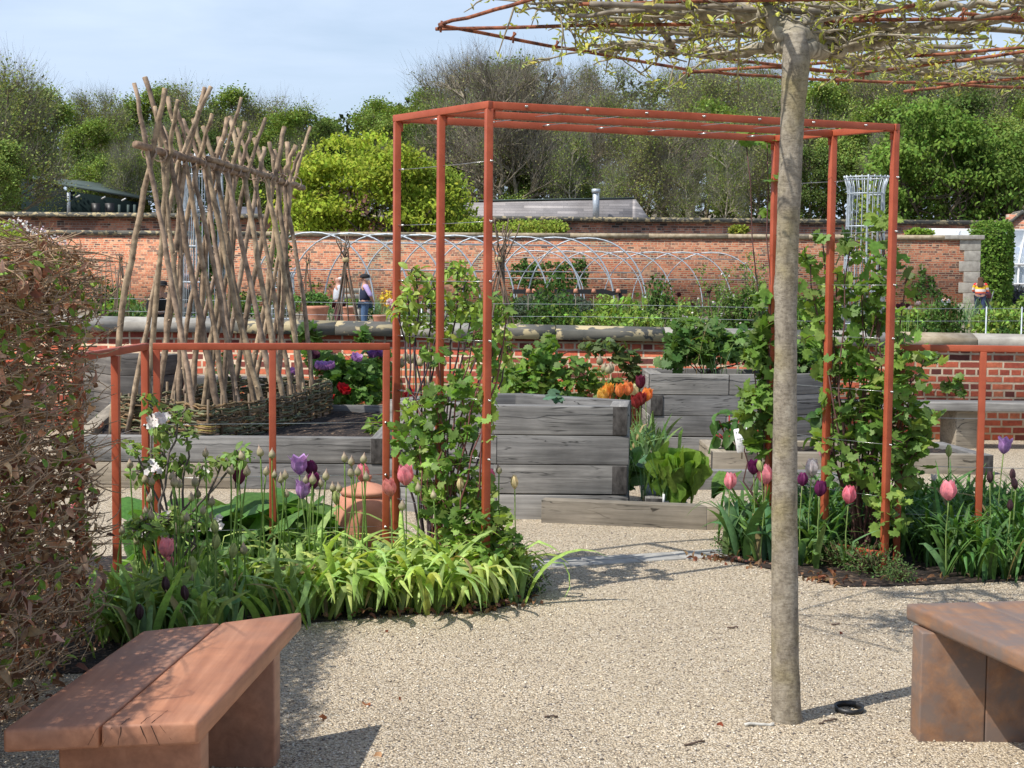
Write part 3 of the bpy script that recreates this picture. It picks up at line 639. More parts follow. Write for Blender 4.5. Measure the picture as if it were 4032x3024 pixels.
# ------------------------------------------------------------------ trained tree with its frame
TY=5.32; tt=empty('pleached_tree',(1.0,TY,0),'young tree with a bare grey trunk trained flat like a roof, right of centre','tree')
def tp(px,py,Y=TY): return D(px,py,Y)
prof=[(3097,2895,.062),(3097,2860,.058),(3095,2760,.0525),(3092,2600,.050),(3090,2300,.048),(3089,2016,.0465),(3091,1700,.0435),(3093,1400,.040),(3095,1208,.0395),(3094,1130,.043),(3098,1060,.0405),(3103,900,.0395),(3108,740,.042),(3111,690,.0405),(3116,560,.041),(3122,430,.0425),(3130,320,.047),(3135,240,.050),(3133,180,.044),(3128,130,.034)]
mb=MB(); P=[tp(a,b) for a,b,_ in prof]; PP=[];RR=[]
for i in range(len(P)-1):
    for j in range(4):
        t=j/4; PP.append(P[i].lerp(P[i+1],t)+Vector((random.gauss(0,.0008),random.gauss(0,.0008),0))); RR.append(prof[i][2]*(1-t)+prof[i+1][2]*t)
PP.append(P[-1]);RR.append(prof[-1][2]); mb.tube(PP,RR,28,wob=.008); mb.build('trunk',M['bark'],tt,smooth=True)
HEAD=tp(3130,175); ZC=2.6
def onc(px,py,z=ZC): return G(px,py,z)
limbs=[[(3128,190),(3105,120,2.52),(2990,60,2.58),(2870,52,2.60),(2700,50,2.62),(2480,75,2.62),(2330,110,2.6)],
 [(3135,150),(3190,80,2.60),(3290,20,2.70),(3420,-60,2.74),(3560,-160,2.74)],
 [(3150,200),(3240,200,2.50),(3330,185,2.53),(3430,150,2.57),(3600,110,2.6),(3820,90,2.62),(4080,70,2.62)],
 [(3120,170),(3050,60,2.6),(3010,-20,2.66),(2960,-140,2.68),(2900,-260,2.68)],
 [(3140,150),(3170,190,2.56),(3300,230,2.6),(3500,270,2.6),(3760,290,2.6),(4060,300,2.6)],
 [(3120,170),(3000,190,2.56),(2850,215,2.6),(2650,190,2.62),(2500,170,2.62),(2360,200,2.6)],
 [(3125,150),(3200,40,2.66),(3500,30,2.66),(3800,20,2.66),(4080,0,2.66)],
 [(3125,150),(2900,110,2.63),(2640,130,2.65),(2420,60,2.66),(2300,10,2.66),(2200,40,2.66)],
 [(3125,160),(3260,120,2.62),(3480,190,2.62),(3700,200,2.62),(3900,250,2.62),(4090,230,2.62)],
 [(3125,160),(2960,20,2.68),(2700,-10,2.7),(2500,-40,2.7),(2200,-60,2.7)]]
twigs=MB(); ends=[]
for li,lm in enumerate(limbs):
    pts=[tp(lm[0][0],lm[0][1])]+[onc(a,b,c) for a,b,c in lm[1:]]
    pts=wob(pts,5,.010); n=len(pts); r0=.036 if li<3 else .026
    rad=[r0*(1-.72*i/n)+.002*random.random() for i in range(n)]
    mb=MB(); mb.tube(pts,rad,9,wob=.1); mb.build('limb',M['branch'],tt,smooth=True)
    for i in range(4,n):
        for _ in range(3):
            if random.random()<.40:
                side=Vector((random.gauss(0,1),random.gauss(0,1),random.gauss(.0,.06))).normalized()
                L=random.uniform(.12,.5); p=pts[i]; m1=p+side*L*.5+Vector((random.gauss(0,.05),random.gauss(0,.05),random.uniform(-.03,.03))); q=p+side*L+Vector((0,0,random.uniform(-.05,.06)))
                path=wob([p,m1,q],3,.004); twigs.tube(path,[.0075*(1-.7*k/len(path)) for k in range(len(path))],5,(1.1,1.0,.72),wob=.2)
                for k in range(1,len(path)): ends.append(path[k])
                for _ in range(2):
                    k=random.randrange(1,len(path)); p2=path[k]; d2=Vector((random.gauss(0,1),random.gauss(0,1),random.gauss(.1,.6))).normalized()*random.uniform(.05,.2)
                    path2=wob([p2,p2+d2],3,.0025); twigs.tube(path2,[.0042,.0036,.003,.002][:len(path2)],4,(.95,.9,.65)); ends+=path2[1:]*2
twm=M['branch']; twigs.build('twigs',M['branch'],tt)
E=np.array([tuple(e) for e in ends]); keep=(E[:,1]>4.3); E=E[keep]
idx=RNG.choice(len(E),min(len(E),5200),replace=len(E)<5200); Pb=E[idx]+RNG.normal(size=(len(idx),3))*.008
mb=MB(); leaves(mb,T_leaf(.3,.3,.3),Pb,.028,(.52,.55,.15),up=(0,0,.4),upj=1,dirb=(0,0,.15),var=.25)
sel=Pb[RNG.random(len(Pb))<.2]; leaves(mb,T_leaf(.5,.2,.2),sel,.03,(.62,.64,.18),upj=1,dirb=(0,0,.4)); mb.build('opening_buds',M['leaf'],tt)
fr_=empty('training_frame',(1.0,TY+.3,2.5),'flat overhead frame of rusty rods and grey canes carrying the trained tree','frame')
rods=[((1715,114),(4120,66),2.6),((1730,97),(2200,-30),2.605),((1735,100),(2748,282),2.597),((2690,288),(4120,180),2.6),((2735,280),(3300,318),2.59),((3290,314),(4120,350),2.586),((2690,213),(3400,294),2.596),((3370,291),(4120,192),2.59),((3560,360),(4120,294),2.58),((3790,52),(4120,92),2.61),((2280,16),(4120,-30),2.62),((3000,262),(3420,292),2.606),((3050,140),(3600,20),2.62)]
for a,b,z in rods:
    p=onc(a[0],a[1],z); q=onc(b[0],b[1],z); mb=MB(); mb.tube(wob([p,q],8,.002),.0075,7); mb.build('rod',M['rust'],fr_,smooth=True)
for a,b,r in [((2322,16),(3230,48),.011),((2570,207),(3095,200),.010),((3095,200),(3830,182),.010),((2543,15),(2655,195),.013),((2615,165),(3080,90),.009),((3450,100),(4110,128),.012),((3330,262),(4110,322),.012),((2240,60),(2900,20),.008),((3300,160),(4000,40),.009),((2380,120),(3050,150),.007),((3500,240),(4110,238),.010)]:
    p=onc(a[0],a[1],2.60 if r<.0125 else 2.62); q=onc(b[0],b[1],2.6 if r<.0125 else 2.61); mb=MB(); mb.tube(wob([p,q],8,.003),r,8); mb.build('cane',M['bamboo'],fr_,smooth=True)
for a in [(1735,102),(2712,282),(2650,190),(3300,316),(3400,292),(3590,356),(2020,145),(2190,178),(3440,66),(2900,88),(3790,52),(4000,48),(3200,75)]:
    p=onc(a[0],a[1],2.6); mb=MB()
    for s in (-1,1): mb.tube([p+Vector((-.012,.012*s,-.012)),p+Vector((.012,.012*s,.014))],.0035,5)
    mb.tube([p+Vector((0,0,-.025)),p+Vector((.004,0,.02))],.005,6); mb.build('clip',M['rust'],fr_)
# ------------------------------------------------------------------ pole frame and woven willow
pf=empty('pole_frame',(-2.45,12.7,.34),'tall frame of crossed hazel poles lashed along two ridge poles in the long raised bed','frame')
R0=Vector((-2.80,11.45,2.56)); R1=Vector((-2.10,14.35,2.53))
def knotty(p,q,r0,r1,name,col,n=16):
    pts=wob([p,(p+q)/2+Vector((random.gauss(0,.024),random.gauss(0,.024),0)),q],n//2,.0045); m=len(pts); rad=[]
    for i in range(m): rad.append((r0+(r1-r0)*i/m)*(1+ (.16 if random.random()<.28 else 0)))
    mb=MB(); mb.tube(pts,rad,9,col,wob=.06)
    for i in range(2,m-2):
        if random.random()<.45:
            a=random.uniform(0,2*PI); d=Vector((math.cos(a),math.sin(a),.5)); mb.tube([pts[i],pts[i]+d*(rad[i]+.006)],[.012,.007],5,tuple(min(1.6,c*1.3) for c in col))
    mb.add([tuple(Vector(q)+Vector((math.cos(a)*r1*.8,math.sin(a)*r1*.8,.012))) for a in [k*PI/4 for k in range(8)]],[tuple(range(8))],(2.2,2.1,1.8))
    mb.build(name,M['pole'],pf,smooth=True)
PL=[((528,328),(590,655),(784,0)),((650,350),(585,660),(440,0)),((570,305),(668,610),(880,0)),((830,342),(700,645),(500,0)),((806,345),(728,640),(610,0)),((660,382),(735,660),(905,0)),((950,385),(868,668),(660,0)),((835,450),(775,655),(600,0)),((697,430),(760,650),(960,0)),((895,465),(842,660),(740,0)),((1045,465),(968,700),(800,0)),((965,480),(905,690),(790,0)),((1120,500),(1078,715),(905,0)),((1222,500),(1152,725),(990,0)),((905,460),(960,690),(1130,0)),((935,505),(1003,705),(1165,0)),((1000,545),(1052,712),(1215,0)),((1080,590),(1118,722),(1245,0)),((1040,580),(1015,705),(865,0)),((1165,572),(1105,716),(960,0)),((800,500),(850,665),(1020,0)),((720,470),(800,655),(945,0)),((1130,560),(1140,725),(1090,0)),((610,420),(640,640),(760,0)),((760,470),(815,660),(1060,0)),((990,520),(935,690),(700,0)),((860,540),(890,680),(1100,0)),((1060,560),(1090,718),(1190,0)),((700,395),(660,640),(560,0)),((1180,600),(1130,722),(1040,0)),((880,600),(920,690),(870,0)),((640,500),(705,650),(700,0))]
def ridgeY(px):
    best=None
    for k in range(60):
        q=R0.lerp(R1,-.03+1.06*k/59); d_=abs(2016+q.x/q.y*F*1.0-px)
        if best is None or d_<best[0]: best=(d_,q.y,-.03+1.06*k/59)
    return best[1]
for i,(a,b,c_) in enumerate(PL):
    Y=ridgeY(b[0])+(.05 if i%2 else -.05); foot=D(c_[0],1103+1.25*F/Y,Y+random.uniform(-.1,.1)); mid=D(b[0],b[1],Y); top=D(a[0],a[1],Y+random.uniform(-.12,.12)); foot.z=.33
    g=random.uniform(.72,1.35); col=(g,g*random.uniform(.94,1),g*random.uniform(.86,.98)); r0=.0235+random.uniform(-.004,.004)
    pts=wob([foot,foot.lerp(mid,.5)+Vector((random.gauss(0,.018),random.gauss(0,.02),0)),mid,top],6,.0045); m=len(pts); mb=MB(); rad=[(r0*(1-.28*k/m))*(1+(.15 if random.random()<.3 else 0)) for k in range(m)]
    mb.tube(pts,rad,9,col,wob=.06)
    for k in range(2,m-2):
        if random.random()<.5: ang_=random.uniform(0,2*PI); dd=Vector((math.cos(ang_),math.sin(ang_),.5)); mb.tube([pts[k],pts[k]+dd*(rad[k]+.007)],[.012,.007],5,tuple(min(1.9,q*1.4) for q in col))
    mb.tube([top,top+(top-mid).normalized()*.004],rad[-1]*.9,9,(2.0,1.85,1.5)); mb.build('pole',M['pole'],pf,smooth=True)
nP=18
knotty(R0+Vector((-.05,-.22,.04)),R0.lerp(R1,.62)+Vector((.0,0,-.03)),.030,.024,'ridge_pole',(.85,.75,.7)); knotty(R1+Vector((.03,.3,-.03)),R0.lerp(R1,.3)+Vector((.05,0,.04)),.028,.022,'ridge_pole',(1,.95,.9))
for i in range(nP):
    c=R0.lerp(R1,i/(nP-1)); mb=MB()
    for k in range(3):
        pts=[c+Vector((.055*math.cos(a),.012*k-.015+.01*math.sin(a*3),.055*math.sin(a))) for a in [j*PI/5 for j in range(11)]]; mb.tube(pts,.004,4,(.45,.33,.25))
    mb.build('twine',M['twig'],pf)
hd=empty('willow_hurdle',(-2.4,12.6,.34),'low woven willow edging curving round the feet of the poles','willow edging')
loop=[(-2.34,11.32),(-2.10,11.9),(-1.90,12.7),(-1.70,13.9),(-1.82,14.12),(-2.4,14.1),(-2.75,13.6),(-3.02,12.6),(-3.25,12.2),(-3.1,12.0),(-2.8,11.9),(-2.47,11.42)]
lp=[Vector((x,y,0)) for x,y in loop]; cum=[0]
for i in range(len(lp)): cum.append(cum[-1]+(lp[(i+1)%len(lp)]-lp[i]).length)
TL=cum[-1]
def onloop(s):
    s%=TL
    for i in range(len(lp)):
        if s<=cum[i+1]:
            t=(s-cum[i])/(cum[i+1]-cum[i]); a=lp[i];b=lp[(i+1)%len(lp)]; d=(b-a).normalized(); return a.lerp(b,t),Vector((d.y,-d.x,0))
cols=[(.10,.10,.045),(.14,.10,.045),(.07,.075,.035),(.20,.12,.05),(.11,.075,.035),(.16,.17,.08)]
nst=int(TL/.2)
for k in range(nst):
    p,nn=onloop(k*.2); mb=MB(); mb.tube([p+Vector((0,0,.28)),p+Vector((random.gauss(0,.01),0,.66+random.uniform(-.03,.05)))],.012,6,(.16,.11,.06)); mb.build('stake',M['willow'],hd)
wv=MB()
for lay in range(26):
    z=.35+lay*.0105
    s=random.uniform(0,TL); end=s+TL
    while s<end:
        L=random.uniform(.8,1.7); r=random.uniform(.007,.013); ph=random.choice((0,1)); pts=[]; n=int(L/.05)
        for j in range(n+1):
            ss=s+j*.05; p,nn=onloop(ss); pts.append(p+nn*(.022*math.sin(PI*(ss/.2+ph))+random.gauss(0,.003))+Vector((0,0,z+.012*math.sin(ss*1.3+lay)+random.gauss(0,.006)+.05*max(0,math.cos(2*PI*(ss-3.2)/TL)))))
        wv.tube(pts,[r*(1-.4*j/n) for j in range(n+1)],5,tuple(np.array(random.choice(cols))*random.uniform(.8,1.5))); s+=L*.93
wv.build('woven_rods',M['willow'],hd)
mb=MB()
for k in range(5): 
    p,_=onloop(.0); z=.42+k*.016; mb.tube([p+Vector((.07*math.cos(a),.04*math.sin(a)-.01,z+.004*math.cos(a*3))) for a in [PI+j*PI/6 for j in range(7)]],.005,5,(.40,.30,.07) if k%2 else (.2,.12,.05))
mb.build('corner_binding',M['willow'],hd)
# ================================================================== PLANTS
TL_=T_leaf(); TN=T_leaf(.38,.3,.2); TLB=[T_lobed(5,.10,.1,1),T_lobed(3,.14,.16,2),T_lobed(5,.12,-.05,3)]; TD=T_diamond(.6); TD2=T_diamond(.9)
def ell(m,c,r):
    v=RNG.normal(size=(m,3)); v/=np.linalg.norm(v,axis=1,keepdims=True); v*=RNG.random((m,1))**(1/2.4); return v*np.array(r)+np.array(c)
def plant(name,label,cat,blobs,size,T,col,base,stemcol=(.3,.2,.12),stemr=.006,group=None,up=(0,-.35,1),leafmat='leaf',depth=None,zmin=.02,twigk=.5,width=1.0,col2=None,upj=.6,thin=1):
    b=Vector(base); e=empty(name,b,label,cat,group); fo=MB(); st=MB()
    Ts=T if isinstance(T,list) else [T]
    for (px,py,rx,ry,Y,n) in blobs:
        if thin!=1: n=int(n*thin); rx*=1.22; ry*=1.15; px+=random.uniform(-14,14)
        c=D(px,py,Y); s=F/Y; r=(rx/s,(depth or rx/s*.8),ry/s); P=ell(n,c,r); P=P[P[:,2]>zmin]
        cc=np.array(col if (col2 is None or random.random()<.6) else col2)*random.uniform(.85,1.15)
        for k,TT in enumerate(Ts): leaves(fo,TT,P[k::len(Ts)],size,cc,up=up,var=.35,width=width,upj=upj)
        path=wob([b+Vector((random.gauss(0,.04),random.gauss(0,.04),0)),(b+c)/2+Vector((random.gauss(0,.05),random.gauss(0,.05),.03)),c],4,.012)
        st.tube(path,[stemr*(1-.5*i/len(path)) for i in range(len(path))],5,stemcol)
        for i in range(int(n*twigk/6)):
            q=P[random.randrange(len(P))] if len(P) else c; st.tube(wob([Vector(c)+Vector((random.gauss(0,r[0]*.3),random.gauss(0,r[1]*.3),random.gauss(0,r[2]*.3))),Vector(q)],3,.008),stemr*.4,4,stemcol,cap=False)
    fo.build('foliage',M[leafmat],e); st.build('stem',M['twig'],e); return e
# ---- hornbeam hedge at the left
hg=empty('hornbeam_hedge',(-2.1,5,0),'clipped hedge of bare twigs, brown leaves and a few green leaves at the left edge','hedge')
H0=Vector((-1.70,3.0,0)); H1=Vector((-1.75,6.45,0)); hdv=(H1-H0); HLn=hdv.length; hdv=hdv/HLn; hnn=Vector((hdv.y,-hdv.x,0)) # outward to +X
tw=MB()
def hp(s,dep,z): return H0+hdv*s-hnn*dep+Vector((0,0,z))
for i in range(10500):
    s=random.uniform(0,HLn); top=random.random()<.22
    z=random.uniform(1.45,1.72) if top else random.uniform(.02,1.68); dep=random.uniform(0,.7) if top else abs(random.gauss(0,.20))
    if s>HLn-.25: dep=random.uniform(0,.7)
    z+=.03*math.sin(s*5)+.03*math.sin(dep*9)
    p=hp(s,dep,z); a=random.gauss(0,.5)+(0 if random.random()<.5 else PI); d=(hdv*math.cos(a)+hnn*math.sin(a)*.6+Vector((0,0,random.gauss(.02,.17)))).normalized(); L=random.uniform(.10,.36)
    mid=p+d*L*.5+Vector((random.gauss(0,.02),random.gauss(0,.02),random.gauss(0,.02))); q=p+d*L
    if (q-H0).dot(hnn)>.05: q=q-hnn*((q-H0).dot(hnn)-.03)
    g=random.uniform(.6,1.35); tw.tube(bez(p,mid,q,5),[.0036,.003,.0026,.002,.0014],4,(.42*g,.28*g,.165*g),cap=False)
tw.build('twigs',M['twig'],hg)
st=MB()
for i in range(38):
    s=random.uniform(.1,HLn-.1); dep=random.uniform(.2,.9); x=hp(s,dep,0); st.tube(wob([x,x+Vector((random.gauss(0,.08),random.gauss(0,.08),.85)),x+Vector((random.gauss(0,.1),random.gauss(0,.1),1.55))],4,.02),[.022*(1-.06*k) for k in range(9)],6,(.17,.14,.11))
st.build('stem',M['twig'],hg)
def hpts(n,dmax=.16,z0=.02):
    out=[]
    for _ in range(n):
        s=random.uniform(0,HLn); z=random.uniform(z0,1.66); dep=abs(random.gauss(0,dmax))
        if random.random()<.2: z=random.uniform(1.5,1.72); dep=random.uniform(0,.7)
        if s>HLn-.2: dep=random.uniform(0,1.0)
        out.append(tuple(hp(s,dep,z)))
    return np.array(out)
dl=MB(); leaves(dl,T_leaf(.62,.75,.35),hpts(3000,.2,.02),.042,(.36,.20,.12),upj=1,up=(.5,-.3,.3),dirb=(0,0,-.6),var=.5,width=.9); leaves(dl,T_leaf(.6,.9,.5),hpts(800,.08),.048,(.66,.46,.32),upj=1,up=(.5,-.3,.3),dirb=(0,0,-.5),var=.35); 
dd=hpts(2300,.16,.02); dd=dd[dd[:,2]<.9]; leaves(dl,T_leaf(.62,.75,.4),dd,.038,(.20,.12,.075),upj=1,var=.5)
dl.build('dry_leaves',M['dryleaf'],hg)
gl=MB(); g_=hpts(2100,.06); w_=RNG.random(len(g_))<(.35+.4*g_[:,2]/1.7); leaves(gl,T_leaf(.5,.25,.2),g_[w_],.045,(.26,.42,.08),upj=.7,up=(.3,-.3,.8),var=.35); gl.build('new_leaves',M['leaf'],hg)
# ---- espalier apple in blossom
ap=plant('apple_tree','small trained apple with white blossom and pale green leaves on the low orange frame','tree',
 [(590,1590,35,45,7.3,26),(640,1700,45,50,7.3,40),(700,1640,50,45,7.25,34),(620,1800,40,60,7.3,50),(560,1860,70,40,7.25,46),(700,1830,60,40,7.3,40),(735,1720,25,40,7.25,18),(530,1770,40,40,7.2,24),(880,1810,90,30,7.2,52),(950,1790,40,30,7.2,24),(800,1850,40,25,7.2,22),(700,2050,150,50,7.0,120),(560,2080,80,60,6.8,90)],
 .05,T_leaf(.5,.2,.15),(.24,.36,.10),(-1.72,7.25,0),(.16,.13,.11),.009,twigk=.8,depth=.10)
fl=MB()
for (px,py,k) in [(615,1640,9),(640,1650,9),(600,1655,6),(605,1835,7),(590,1860,5),(800,1850,4),(640,2030,6),(860,2070,8),(740,2060,5),(560,2120,5)]:
    for _ in range(k):
        c=D(px+random.gauss(0,14),py+random.gauss(0,12),7.2+random.gauss(0,.03)); m_=5; ds=[]; 
        ax=Vector((random.gauss(0,.5),-1,random.gauss(.4,.4))).normalized(); u=ax.orthogonal().normalized(); v=ax.cross(u)
        ds=np.array([tuple(u*math.cos(a)+v*math.sin(a)+ax*.25) for a in [2*PI*j/5 for j in range(5)]])
        fl.scatter(T_leaf(.8,.1,.1),frames(ds,np.tile(tuple(ax),(5,1)),np.full(5,.020)),np.tile(tuple(c),(5,1)),rcol(5,(.82,.80,.78),.05,.03))
fl.build('blossom',M['petal'],ap)
# ---- climbers on the pergola
RB=(.17,.285,.06); RB2=(.26,.39,.09)
plant('raspberry_plant','leafy raspberry climbing the left posts of the pergola','climbing plant',
 [(1640,1600,50,60,7.7,34),(1720,1560,60,60,7.6,42),(1800,1500,50,50,7.6,34),(1850,1580,50,70,7.6,42),(1620,1720,70,60,7.7,50),(1720,1700,70,60,7.6,56),(1830,1700,60,60,7.55,48),(1660,1800,60,60,7.7,42),(1790,1820,90,60,7.5,70),(1900,1620,40,90,7.4,40),(1720,1900,80,60,7.6,52),(1850,1930,80,60,7.5,60),(1740,2000,90,50,7.5,64),(1880,2030,80,60,7.4,72),(1960,2080,60,70,7.35,62),(1820,2110,110,60,7.4,84),(1990,2170,50,60,7.3,56),(1900,2180,80,50,7.35,60),(1930,1400,50,70,7.5,40),(1860,1300,50,60,7.5,30),(2000,1230,30,40,7.4,12),(1930,1180,30,50,7.4,12),(1740,1390,50,40,7.6,22)],
 .052,TLB,(.15,.26,.055),(-.28,7.5,0),(.20,.07,.06),.006,twigk=.9,depth=.16,col2=RB2,thin=.85)
plant('pear_tree','pale fresh green fruit shrub growing up inside the left side of the pergola','shrub',
 [(1640,1090,45,50,7.9,44),(1610,1180,50,60,7.9,54),(1700,1150,50,60,7.9,44),(1800,1070,50,50,7.8,50),(1840,1130,50,50,7.8,46),(1780,1200,60,50,7.8,46),(1640,1280,60,50,7.9,50),(1740,1290,60,50,7.9,44),(1700,1380,50,40,7.9,30),(1860,1220,50,50,7.8,36),(1560,1220,30,30,7.9,16),(1940,1300,60,50,7.8,40),(1990,1380,40,60,7.8,30),(1880,1400,60,50,7.8,36),(1990,1330,30,30,7.8,16)],
 .05,T_leaf(.55,.3,.25),(.30,.42,.09),(-.45,7.9,0),(.08,.05,.06),.0075,twigk=.9,depth=.14)
plant('currant_bush','vigorous climber with broad veined leaves filling the right side of the pergola','climbing plant',
 [(3240,930,40,30,8.7,12),(3350,960,70,60,8.6,34),(3460,880,50,60,8.5,26),(3470,1000,50,80,8.5,34),(3200,1010,50,50,8.7,22),(3290,1080,60,50,8.7,30),(3400,1150,60,60,8.6,38),(3480,1130,50,60,8.5,34),(3180,1150,50,60,8.7,34),(3270,1200,80,60,8.7,56),(3390,1270,80,60,8.6,56),(3480,1250,50,60,8.5,36),(3220,1300,60,50,8.7,36),(3350,1370,80,60,8.6,54),(3470,1400,70,70,8.45,60),(3560,1370,50,60,8.4,34),(3260,1430,70,60,8.6,46),(3370,1480,90,60,8.55,76),(3490,1520,90,70,8.4,90),(3590,1500,60,60,8.4,50),(3270,1560,60,60,8.6,32),(3390,1620,90,70,8.5,84),(3520,1640,90,70,8.4,96),(3620,1640,60,60,8.4,50),(3400,1740,100,70,8.5,92),(3540,1750,90,60,8.4,84),(3640,1740,50,60,8.4,40),(3300,1700,60,70,8.6,28),(3430,1860,90,60,8.4,72),(3550,1850,80,60,8.4,64),(3290,1860,60,60,8.5,28),(3480,1960,60,60,8.3,44),(3520,2030,50,60,8.25,34),(3650,1400,60,30,8.4,24),(3570,1090,30,80,8.4,14)],
 .068,TLB,RB,(2.05,8.5,0),(.13,.06,.05),.007,twigk=.9,thin=.66,depth=.2,col2=RB2)
plant('currant_bush','narrow leafy climber on the back right post beside the tree trunk','climbing plant',
 [(3010,1170,30,60,8.9,16),(3040,1260,40,50,8.9,26),(2990,1330,50,50,8.9,32),(3030,1430,50,60,8.9,42),(2970,1400,40,40,8.9,20),(3020,1540,50,60,8.9,48),(2960,1560,40,60,8.9,30),(3030,1640,50,60,8.9,40),(2980,1740,60,50,8.9,30),(3040,1840,40,60,8.9,24),(2930,1650,40,40,8.9,18),(3045,700,25,40,8.95,10),(3045,830,20,30,8.95,8),(3020,550,40,20,8.95,10),(2935,535,25,10,8.95,6)],
 .075,TLB,(.15,.25,.05),(1.6,8.9,0),(.13,.06,.05),.006,twigk=.5,depth=.12)
# ---- strap leaved clumps in the two flower borders
def clump(n,Lr,wr,flop,col,var=.25,origin_r=.06,dirb=(0,0)):
    mb=MB()
    for i in range(n):
        a=random.uniform(0,2*PI); L=random.uniform(*Lr); w=random.uniform(*wr); fl_=random.uniform(*flop); d=Vector((math.cos(a)+dirb[0],math.sin(a)+dirb[1],0)).normalized()
        p=Vector((random.gauss(0,origin_r),random.gauss(0,origin_r),0)); m=9; pts=[p]; ang=random.uniform(.02,.35); tw_=random.gauss(0,.28); kk=random.randint(4,9)
        for k in range(m-1):
            t=(k+1)/(m-1); ang2=ang+fl_*t**1.6+(.7 if k>=kk else 0); st_=L/(m-1); pts.append(pts[-1]+(d*math.sin(ang2)+Vector((-d.y,d.x,0))*tw_*t+Vector((0,0,math.cos(ang2))))*st_)
            if pts[-1].z<.012: pts[-1].z=.012+random.uniform(0,.012)
        ws=[w*.55,w*.8,w*.95,w,w,w*.95,w*.8,w*.5,w*.06]; side=Vector((-d.y,d.x,random.gauss(0,.25)))
        c=np.array(col)*random.uniform(1-var,1+var)*np.array([random.uniform(.85,1.2),1,random.uniform(.7,1.3)])
        if random.random()<.035: c=np.array((.42,.33,.16))*random.uniform(.6,1.1)
        # lighter towards the tip
        cc=np.clip(np.repeat(np.array([c*(.7+.45*k/(m-1)) for k in range(m)]),3,axis=0),0,1)
        mb.ribbon(pts,ws,side,cc,fold=random.uniform(.1,.5))
    return mb
def protos(k,fn,mat,name='leaves'):
    return [fn().build(name,M[mat]).data for _ in range(k)] 
def clear_protos():
    for o in list(COL.objects):
        if o.get('_p'): bpy.data.objects.remove(o)
def mkproto(k,fn,mat,name='foliage'):
    out=[]
    for _ in range(k):
        o=fn().build(name,M[mat]); out.append(o.data); bpy.data.objects.remove(o)
    return out
def put(name,mesh,loc,label,cat,group,s=1.0,rz=None,sz=None):
    o=bpy.data.objects.new(name,mesh); COL.objects.link(o); o.location=loc; o.rotation_euler=(0,0,random.uniform(0,6.28) if rz is None else rz); o.scale=(s,s,sz or s); tag(o,label,cat,group); return o
def inpoly(x,y,poly):
    c=False; n=len(poly)
    for i in range(n):
        x1,y1=poly[i][:2]; x2,y2=poly[(i+1)%n][:2]
        if (y1>y)!=(y2>y) and x<(x2-x1)*(y-y1)/(y2-y1)+x1: c=not c
    return c
strap=mkproto(5,lambda:clump(30,(.34,.56),(.026,.042),(1.1,2.9),(.43,.58,.18),.32),'leaf')
left_front=[(-1.02,7.05),(-.85,6.98),(-.65,7.02),(-.48,7.08),(-.30,7.15),(-.12,7.22),(-.95,7.25),(-.72,7.25),(-.52,7.3),(-.33,7.36),(-.15,7.42),(-.98,7.5),(-.58,7.52),(-.4,7.6),(-.22,7.6),(-.02,7.45),(-.42,7.82),(-1.15,7.75),(-.66,7.12),(-.42,7.22),(-.2,7.3),(-1.1,7.3),(-.8,7.12),(-1.18,7.55),(-.25,7.8)]
for x,y in left_front: put('strap_leaf_clump',random.choice(strap),(x+random.gauss(0,.03),y+random.gauss(0,.03),0),'flopping clump of light green strap leaves at the edge of the left flower border','plant','flopping strap leaved clumps in the left border',random.uniform(.85,1.1))
tulf=mkproto(4,lambda:clump(16,(.20,.36),(.022,.048),(.15,1.3),(.32,.47,.15),.3,.06),'leaf')
for i in range(30):
    while True:
        x=random.uniform(-1.75,-.98); y=random.uniform(6.05,7.5)
        if inpoly(x,y,BORD_L) and x<-.95-.0*y: break
    put('tulip_leaf_clump',random.choice(tulf),(x,y,0),'upright clump of broad green tulip leaves behind the left bench','plant','broad tulip leaf clumps in the left border',random.uniform(.8,1.15))
big=mkproto(3,lambda:(lambda mb:( [leaves(mb,T_lobed(3,.03,.25,9),ell(26,(0,0,.26),(.24,.2,.14)),.24,(.10,.21,.05),up=(0,-.5,1),upj=.35,var=.3)],[mb.tube([(0,0,0),tuple(p)],.009,5,(.2,.3,.08)) for p in ell(16,(0,0,.24),(.2,.18,.1))],mb)[2])(MB()),'leaf')
for x,y,s in [(-1.85,7.75,.85),(-1.55,7.95,1.0),(-1.25,7.9,1.05),(-1.12,8.02,.8),(-1.4,8.2,1.0),(-1.95,8.1,.8),(-1.1,8.25,.9)]:
    put('rhubarb_plant',random.choice(big),(x,y,0),'mound of large dark green leaves behind the low orange trellis','plant','large leaved mounds at the back of the left border',s)
rcl=mkproto(5,lambda:clump(38,(.32,.52),(.016,.03),(.5,1.9),(.10,.215,.055),.35,.07),'leaf'); rbr=mkproto(4,lambda:clump(13,(.26,.42),(.04,.065),(.2,1.1),(.11,.23,.09),.3,.05),'leaf')
k=0
for i in range(400):
    x=random.uniform(1.15,4.2); y=random.uniform(7.7,9.5)
    if not inpoly(x,y,BORD_R) or not inpoly(x,y-.10,BORD_R): continue
    if x<2.45 and y<8.42: continue
    if x<1.5 and y<8.8: continue
    if k%4==3: put('tulip_leaf_clump',random.choice(rbr),(x,y,0),'upright clump of broad dark tulip leaves in the right border','plant','broad tulip leaf clumps in the right border',random.uniform(.85,1.2))
    else: put('strap_leaf_clump',random.choice(rcl),(x,y,0),'dense clump of dark green strap leaves in the right border','plant','dark strap leaved clumps in the right border',random.uniform(.8,1.15))
    k+=1
    if k>84: break
for x,y in [(2.5,8.15),(2.62,7.98),(2.85,8.02),(2.7,8.2),(3.0,8.1),(2.42,8.5)]: put('strap_leaf_clump',random.choice(rcl),(x,y,0),'dense clump of dark green strap leaves in the right border','plant','dark strap leaved clumps in the right border',random.uniform(.75,.95))
